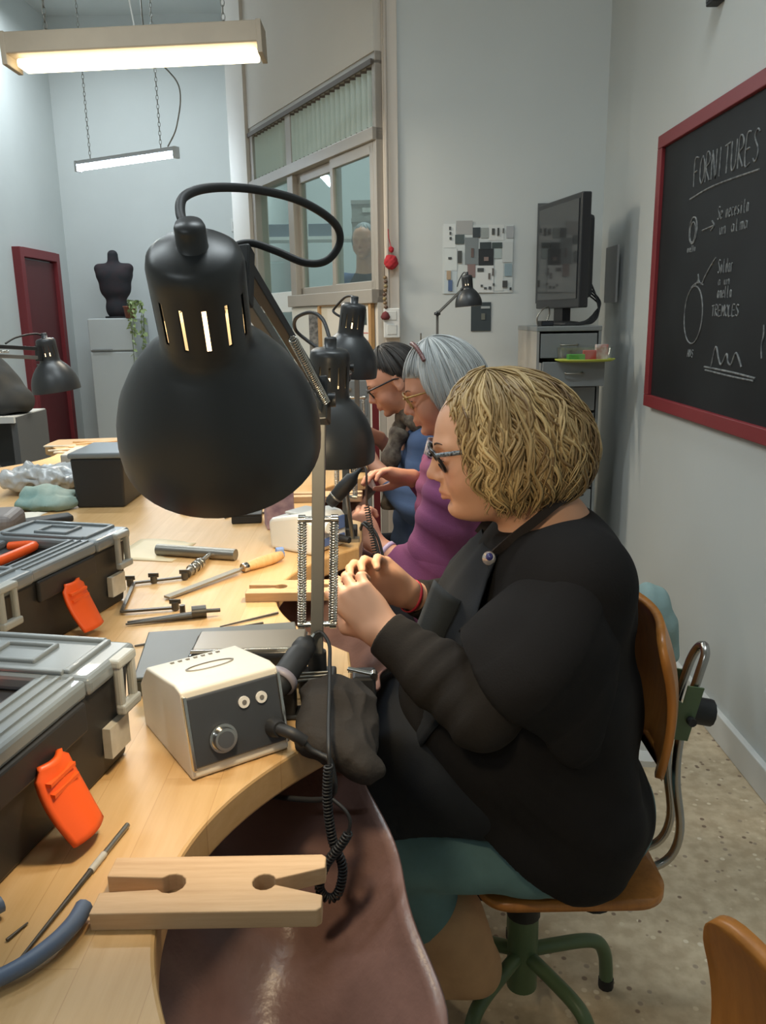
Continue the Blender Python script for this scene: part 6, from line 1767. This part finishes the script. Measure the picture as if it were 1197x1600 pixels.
tag(pplane('whiteboard', 0.725, 1.155, 0.98, 1.465, mat('white_board', '#d5d4cb', 0.4), 0.058, 0.012), 'plain white board leaning below the partition window', 'board')
tag(pplane('film_poster', 0.74, 0.875, 1.13, 1.425, mat('dark_print', '#403c3a', 0.6, color2='#8a8680', scale=14, stretch=(1, 1, 3)), 0.067, 0.003), 'narrow dark printed poster on the white board', 'poster')
c = PA + PU * 0.37; c.z = 1.28
cb = thing('cork_board', 'wood-framed pin board with pages under the window', 'pin board', c)
pplane('panel', 0.05, 0.70, 1.10, 1.47, mat('pin_board', '#c8c1b0', 0.8), 0.060, 0.010, cb, c)
M_fw = wood('frame_wood', '#b58d5c', '#9a7446', 'Z', 2, 0.5)
for a in ((0.03, 0.06, 1.08, 1.49), (0.69, 0.72, 1.08, 1.49), (0.06, 0.69, 1.465, 1.49), (0.06, 0.69, 1.08, 1.105)): pplane('frame_bar', *a, M_fw, 0.066, 0.022, cb, c)
for a, col in (((0.075, 0.21, 1.17, 1.455), 'd8d4cc'), ((0.36, 0.60, 1.15, 1.45), 'cfc9bd'), ((0.225, 0.33, 1.20, 1.45), 'd0a070')):
    pplane('page', *a, mat('page_' + col, '#' + col, 0.7), 0.067, 0.002, cb, c)
for z in (1.315, 1.275): pplane('red_line', 0.08, 0.205, z, z + 0.005, mat('red_ink', '#b0564c', 0.7), 0.0685, 0.001, cb, c)
for s0, z0, s1, z1 in ((0.095, 1.36, 0.125, 1.44), (0.15, 1.345, 0.175, 1.40)): pplane('leaf_motif', s0, s1, z0, z1, mat('green_black', '#3b4643', 0.6), 0.069, 0.001, cb, c)

# ================================================================== far end of the workshop
M_fr = mat('fridge_white', '#b7bab8', 0.4, var=0.04, scale=3)
t = thing('fridge', 'tall off-white fridge freezer against the far wall', 'fridge', (-2.68, 8.65, 0))
mb = MB(); mb.box((0, 0, 0.715), (0.46, 0.50, 1.43)); mb.build('cabinet', M_fr, t, bevel=0.01)
mb = MB(); mb.box((0, -0.265, 1.27), (0.455, 0.03, 0.31)); dr = mb.build('freezer_door', M_fr, t, bevel=0.008)
mb = MB(); mb.box((-0.10, -0.283, 1.125), (0.20, 0.02, 0.012)); mb.build('handle', mat('handle_grey', '#8b8d8c', 0.4), dr)
mb = MB(); mb.box((0, -0.265, 0.59), (0.455, 0.03, 1.02)); mb.build('fridge_door', M_fr, t, bevel=0.008)
t = thing('dress_form', 'black tailors bust standing on the fridge', 'bust', (-2.67, 8.60, 1.43))
t.scale = (1.12, 1.1, 1.0)
s = SDF(); s.ell((0, 0, 0.42), (0.165, 0.10, 0.11), 0.05).ell((0, 0, 0.30), (0.140, 0.095, 0.14), 0.05).ell((0, 0, 0.10), (0.10, 0.08, 0.12), 0.05).cap((-0.13, 0, 0.49), (0.13, 0, 0.49), 0.045, 0.045, 0.04).cap((0, 0, 0.5), (0, 0, 0.62), 0.052, 0.045, 0.03).plane((0, 0, -1), -0.01)
solid('torso', s, 0.008, mat('black_cloth_bust', '#1f2328', 0.85, color2='#33262a', scale=12), t)
mb = MB(); mb.cyl((0, 0, 0.60), (0, 0, 0.655), 0.036, 0.030, n=18); mb.build('neck_cap', M_blackp, t, bevel=0.004)
mb = MB(); mb.cyl((0, 0, 0), (0, 0, 0.02), 0.11, n=24); mb.build('stand', M_blackp, t)
t = thing('trailing_plant', 'trailing green ivy in a pot spilling down beside the fridge', 'plant', (-2.485, 8.40, 1.43))
mb = MB(); mb.lathe([(0, 0), (0.045, 0), (0.06, 0.10), (0.066, 0.10), (0.066, 0.115), (0.052, 0.115), (0.05, 0.09), (0, 0.09)], 18); mb.build('pot', mat('terracotta', '#8a5444', 0.7), t)
rr = random.Random(6); mb = MB(); stems = []
for k in range(9):
    a = rr.uniform(-2.4, 0.6); L_ = rr.uniform(0.1, 0.62) if k else 0.64
    x, y = 0.06 * math.cos(a) + 0.03, 0.06 * math.sin(a) - 0.03
    P = spline([(x * 0.4, y * 0.4, 0.11), (x, y, 0.17), (x * 1.6, y * 1.5, 0.08), (x * 1.5 + rr.uniform(-.02, .02), y * 1.6 - 0.02, 0.0 - L_ * 0.5), (x * 1.3 + rr.uniform(-.02, .03), y * 1.6 - 0.02, -L_)], 7)
    mb.tube(P, 0.0022, 5); stems.append(P)
mb.build('stems', mat('stem_green', '#5d6b3c', 0.7), t)
for P in stems:
    for p in P[2::2]:
        mb = MB(); sz = rr.uniform(0.026, 0.042)
        mb.add([(0, 0, 0), (sz * .5, sz * .45, .004), (sz * .95, sz * .3, 0), (sz * 1.35, 0, -.006), (sz * .95, -sz * .3, 0), (sz * .5, -sz * .45, .004), (sz * .6, 0, -.004)], [(0, 6, 1), (1, 6, 2), (2, 6, 3), (3, 6, 4), (4, 6, 5), (5, 6, 0)], True)
        mb.build('leaf', mat('ivy_%d' % rr.randint(0, 2), '#6f8a52', 0.5) if False else mat('ivy_leaf_a' if rr.random() < .5 else 'ivy_leaf_b', '#5f7d48' if rr.random() < .5 else '#8a9a62', 0.5), t, loc=p, rot=(rr.uniform(.2, 1.2), rr.uniform(0.2, 1.2), rr.uniform(-3.1, 3.1)))
t = thing('low_cupboard', 'white open-fronted cupboard beside the fridge', 'cupboard', (-2.05, 8.75, 0))
for x in (-0.31, 0.31): B((x, 0, 0.55), (0.03, 0.5, 1.10)).build('side_panel', M_white, t)
for z in (0.02, 0.56, 1.09): B((0, 0, z), (0.62, 0.5, 0.03)).build('shelf', M_white, t)
B((0, 0.24, 0.55), (0.62, 0.02, 1.1)).build('back', mat('cupboard_dark', '#5a5c5d', 0.6), t)
tag(B((-2.10, 9.10, 1.70), (0.55, 0.20, 0.03)).build('wall_shelf', M_blackp), 'black shelf on the far wall behind the big lamp', 'shelf')
tag(B((-2.15, 8.75, 1.1275), (0.30, 0.26, 0.045)).build('black_crate', M_blackp, bevel=0.005), 'flat black crate on the white cupboard', 'crate')
tag(B((-1.513, 9.19, 3.40), (0.03, 0.022, 2.0)).build('cable_channel', M_white), 'white cable channel running down the far wall', 'cable channel')
t = thing('junction_box', 'white junction box at the foot of the cable channel', 'junction box', (-1.516, 9.18, 2.37))
B((0, 0, 0), (0.09, 0.05, 0.13)).build('box', M_white, t, bevel=0.006); B((0, -0.026, 0), (0.05, 0.004, 0.07)).build('cover', M_cabs, t)
# white shelf unit and coats on the other side of the bench
t = thing('shelf_unit', 'white framed shelf unit with dark contents beyond the bench', 'shelf unit', (-1.98, 4.10, 0))
for x in (-0.22, 0.22): B((x, 0, 0.48), (0.03, 0.36, 0.96)).build('side_panel', mat('cupboard_dark', '#5a5c5d', 0.6), t)
for z in (0.02, 0.50, 0.95): B((0, -0.01, z), (0.46, 0.38, 0.03)).build('shelf', M_white, t)
B((0, 0.17, 0.48), (0.44, 0.01, 0.92)).build('back', mat('cupboard_dark', '#5a5c5d', 0.6), t)
s = SDF(); s.ell((-1.93, 4.06, 1.10), (0.15, 0.12, 0.14), 0.06).ell((-1.98, 4.06, 1.22), (0.09, 0.10, 0.14), 0.05).ell((-1.90, 4.05, 1.03), (0.19, 0.13, 0.09), 0.05).plane((0, 0, -1), -0.966)
tag(solid('folded_coat', s, 0.009, mat('dark_coat', '#2c2f31', 0.85, color2='#3c3a36', scale=9), None, disp=lambda P: sines(P, 14, 40) * 0.010, rest=0.9645), 'dark coat heaped on the white shelf unit', 'coat')
s = SDF(); s.ell((-1.80, 3.58, 0.62), (0.16, 0.12, 0.22), 0.06).ell((-1.83, 3.58, 0.44), (0.19, 0.16, 0.10), 0.05).plane((0, 0, -1), -0.408)
tag(solid('folded_coat', s, 0.010, mat('olive_coat', '#3b3c36', 0.85, color2='#4a463c', scale=9), None, disp=lambda P: sines(P, 17, 34) * 0.010, rest=0.391), 'olive jacket slumped on the chair across the bench', 'coat')
dup(ch1, (-1.80, 3.58, 0), PI, 'plywood chair with a jacket on it across the bench')
# side table with the small lamp, red board, parts drawers
t = thing('side_table', 'small side table by the back wall under the small lamp', 'table', (0.36, 4.10, 0))
B((0, 0, 0.865), (0.50, 0.46, 0.03)).build('top', M_bench, t, bevel=0.003)
for x in (-0.22, 0.22):
    for y in (-0.2, 0.2): B((x, y, 0.425), (0.04, 0.04, 0.85)).build('leg', M_bench, t)
t = thing('rod_stand', 'thin metal rod on a round foot standing on the side table', 'stand', (0.197, 4.05, 0.88))
mb = MB(); mb.cyl((0, 0, 0), (0, 0, 0.012), 0.03, n=18); mb.build('foot', M_steel, t); mb = MB(); mb.cyl((0, 0, 0.01), (0, 0, 0.44), 0.004, n=8); mb.build('rod', M_steel, t)
tag(B((-0.03, 4.25, 0.55), (0.035, 0.02, 1.10)).build('red_batten', M_redl), 'red painted batten standing by the partition', 'batten')
t = thing('parts_cabinet', 'small grey parts cabinet with drawers beside the dark-haired woman', 'cabinet', (-0.155, 4.02, 0))
B((0, 0, 0.56), (0.20, 0.22, 1.12)).build('body', M_cabs, t, bevel=0.003)
for k in range(5): d_ = B((0, -0.113, 1.07 - 0.09 * k), (0.18, 0.008, 0.078)).build('drawer', M_cab, t, bevel=0.002); B((0, -0.121, 1.07 - 0.09 * k), (0.03, 0.01, 0.01)).build('pull', M_steel, d_)
# stand with a pale teal towel by the wall
t = thing('towel_stand', 'slim white stand by the blackboard wall', 'stand', (0.835, 2.42, 0))
mb = MB(); mb.cyl((0, 0, 0), (0, 0, 0.02), 0.09, n=24); mb.build('foot', M_white, t, bevel=0.004)
mb = MB(); mb.cyl((0, 0, 0.02), (0, 0, 0.42), 0.022, n=16); mb.build('post', M_white, t)
mb = MB(); mb.box((0, 0, 0.427), (0.045, 0.055, 0.016)); mb.build('top', M_white, t, bevel=0.004)
s = SDF(); s.ell((0.833, 2.42, 0.505), (0.054, 0.08, 0.075), 0.03).ell((0.845, 2.42, 0.45), (0.062, 0.085, 0.065), 0.03).cap((0.88, 2.39, 0.46), (0.895, 2.38, 0.36), 0.03, 0.022, 0.03).cap((0.785, 2.39, 0.46), (0.780, 2.38, 0.36), 0.03, 0.022, 0.03)
s.cap((0.835, 2.39, 0.390), (0.835, 2.45, 0.390), 0.050, 0.050, 0.003, True)      # hollow over the stand's top
tag(solid('towel', s, 0.004, mat('pale_teal_towel', '#8fa9a8', 0.9, var=0.15, scale=10, bump=0.2, bscale=200), None, disp=lambda P: np.sin(P[:, 0] * 95 + sines(P, 3, 20) * 1.5) * 0.004), 'pale teal towel draped over the slim stand', 'towel')
# grey box high on the right wall
t = thing('wall_speaker', 'dark box fixed high on the blackboard wall', 'speaker', (1.10, 2.95, 2.405))
B((0, 0, 0), (0.04, 0.06, 0.08)).build('case', M_blackp, t, bevel=0.004); B((-0.021, 0, 0), (0.003, 0.045, 0.06)).build('grille', M_panel, t)

# ================================================================== room behind the glass
struct(B((0.45, 6.95, 0.16), (2.9, 4.3, 0.32)).build('floor_side_room', mat('side_floor', '#8d867c', 0.6)), 'raised floor of the room behind the glass')  # raised to lift the figure added behind the glass
t = thing('storage_rack', 'pale shelf rack in the room behind the glass', 'shelf', (-0.25, 7.0, 0.32))
for x in (-0.72, 0.72): B((x, 0, 0.86), (0.03, 0.30, 1.72)).build('upright', M_white, t)
for z in (0.1, 0.9, 1.70): B((0, 0, z), (1.44, 0.30, 0.025)).build('shelf', M_white, t)
M_card = mat('grey_carton', '#8e8b84', 0.7)
for k, (x, z) in enumerate(((0.16, 0), (0.16, 0.135))):
    t = thing('storage_carton', ('grey storage carton on the rack shelf', 'grey storage carton stacked on top of another')[k], 'carton', (-0.25 + x, 7.0, 2.0325 + z))
    B((0, 0, 0.06), (0.24, 0.22, 0.12)).build('body', M_card, t); B((0, 0, 0.12), (0.25, 0.23, 0.03)).build('lid', M_card, t); B((0, -0.112, 0.06), (0.07, 0.003, 0.035)).build('tag', M_label, t)
for k, (x, w_) in enumerate(((-0.50, 0.26), (-0.20, 0.22))):
    tag(B((-0.25 + x, 7.0, 2.0325 + 0.05), (w_, 0.2, 0.10)).build('folder_box', mat('slate_box', '#55606a', 0.7), bevel=0.004), ('long slate box on the rack beside the window bar', 'short slate box next to the grey cartons')[k], 'box')
WP = (-0.10, 5.95, 0.32)
p4 = thing('person', 'person in dark vest and blue shirt seen in the partition glass, built as a figure behind it', 'person', WP)  # solid figure added behind the glass in place of a reflection
H4 = head_frame((-0.10, 5.93, 1.90), math.radians(4), face=-PI / 2 - 0.25)
s = SDF(); add_head(s, H4, 1.0); s.cap((-0.10, 5.97, 1.86), (-0.10, 5.98, 1.70), 0.055, 0.06, 0.03).ell((-0.10, 5.98, 1.50), (0.16, 0.10, 0.2), 0.05).ell((-0.10, 5.98, 1.2), (0.15, 0.1, 0.2), 0.05)
for sx in (-1, 1):
    s.chain([(-0.10 + sx * 0.18, 5.98, 1.62), (-0.10 + sx * 0.24, 5.97, 1.36), (-0.10 + sx * 0.20, 5.85, 1.15)], [0.05, 0.042, 0.028], 0.02)
    add_hand(s, (-0.10 + sx * 0.20, 5.85, 1.15), (-sx * 0.3, -0.6, -0.6), (sx * 0.6, -0.5, 0.3), sx, sc=1.0)
    s.cap((-0.10 + sx * 0.09, 5.98, 1.12), (-0.10 + sx * 0.10, 5.98, 0.42), 0.085, 0.05, 0.03)
solid('body', s, 0.007, M_skin2, p4, WP, tint=face_tint(H4))
hair('hair', p4, H4, WP, (0.104, 0.112, 0.086, 0.134, 0.12), lambda p: 0.9 if abs(p) < 0.9 else 1.75, 160, 0.0012, 0.0036, tinted('grey_hair', '#6d6e70', 'tint', '#9a9a98', 0.5), seed=3, steps=12, jitter=0.02, base=0.95)
s = SDF()
for sx in (-1, 1): s.chain([(-0.10 + sx * 0.15, 5.98, 1.63), (-0.10 + sx * 0.24, 5.97, 1.36), (-0.10 + sx * 0.205, 5.87, 1.18)], [0.068, 0.060, 0.042], 0.03)
s.cap((-0.25, 5.98, 1.64), (0.05, 5.98, 1.64), 0.060, 0.060, 0.03)
solid('shirt', s, 0.008, M_blue, p4, WP)
s = SDF(); s.ell((-0.10, 5.975, 1.48), (0.175, 0.125, 0.24), 0.05).ell((-0.10, 5.975, 1.2), (0.175, 0.125, 0.2), 0.05)
solid('vest', s, 0.008, mat('dark_vest', '#2e2a2e', 0.85), p4, WP)
s = SDF()
for sx in (-1, 1): s.cap((-0.10 + sx * 0.09, 5.98, 1.10), (-0.10 + sx * 0.10, 5.98, 0.36), 0.10, 0.065, 0.03)
solid('trousers', s, 0.010, mat('dark_cotton', '#2b2a30', 0.85), p4, WP)
for sx in (-1, 1):
    s = SDF(); s.cap((-0.10 + sx * 0.10, 5.99, 0.37), (-0.10 + sx * 0.10, 5.84, 0.36), 0.045, 0.038, 0.02).plane((0, 0, -1), -0.322)
    solid('shoe', s, 0.008, M_blackp, p4, WP)
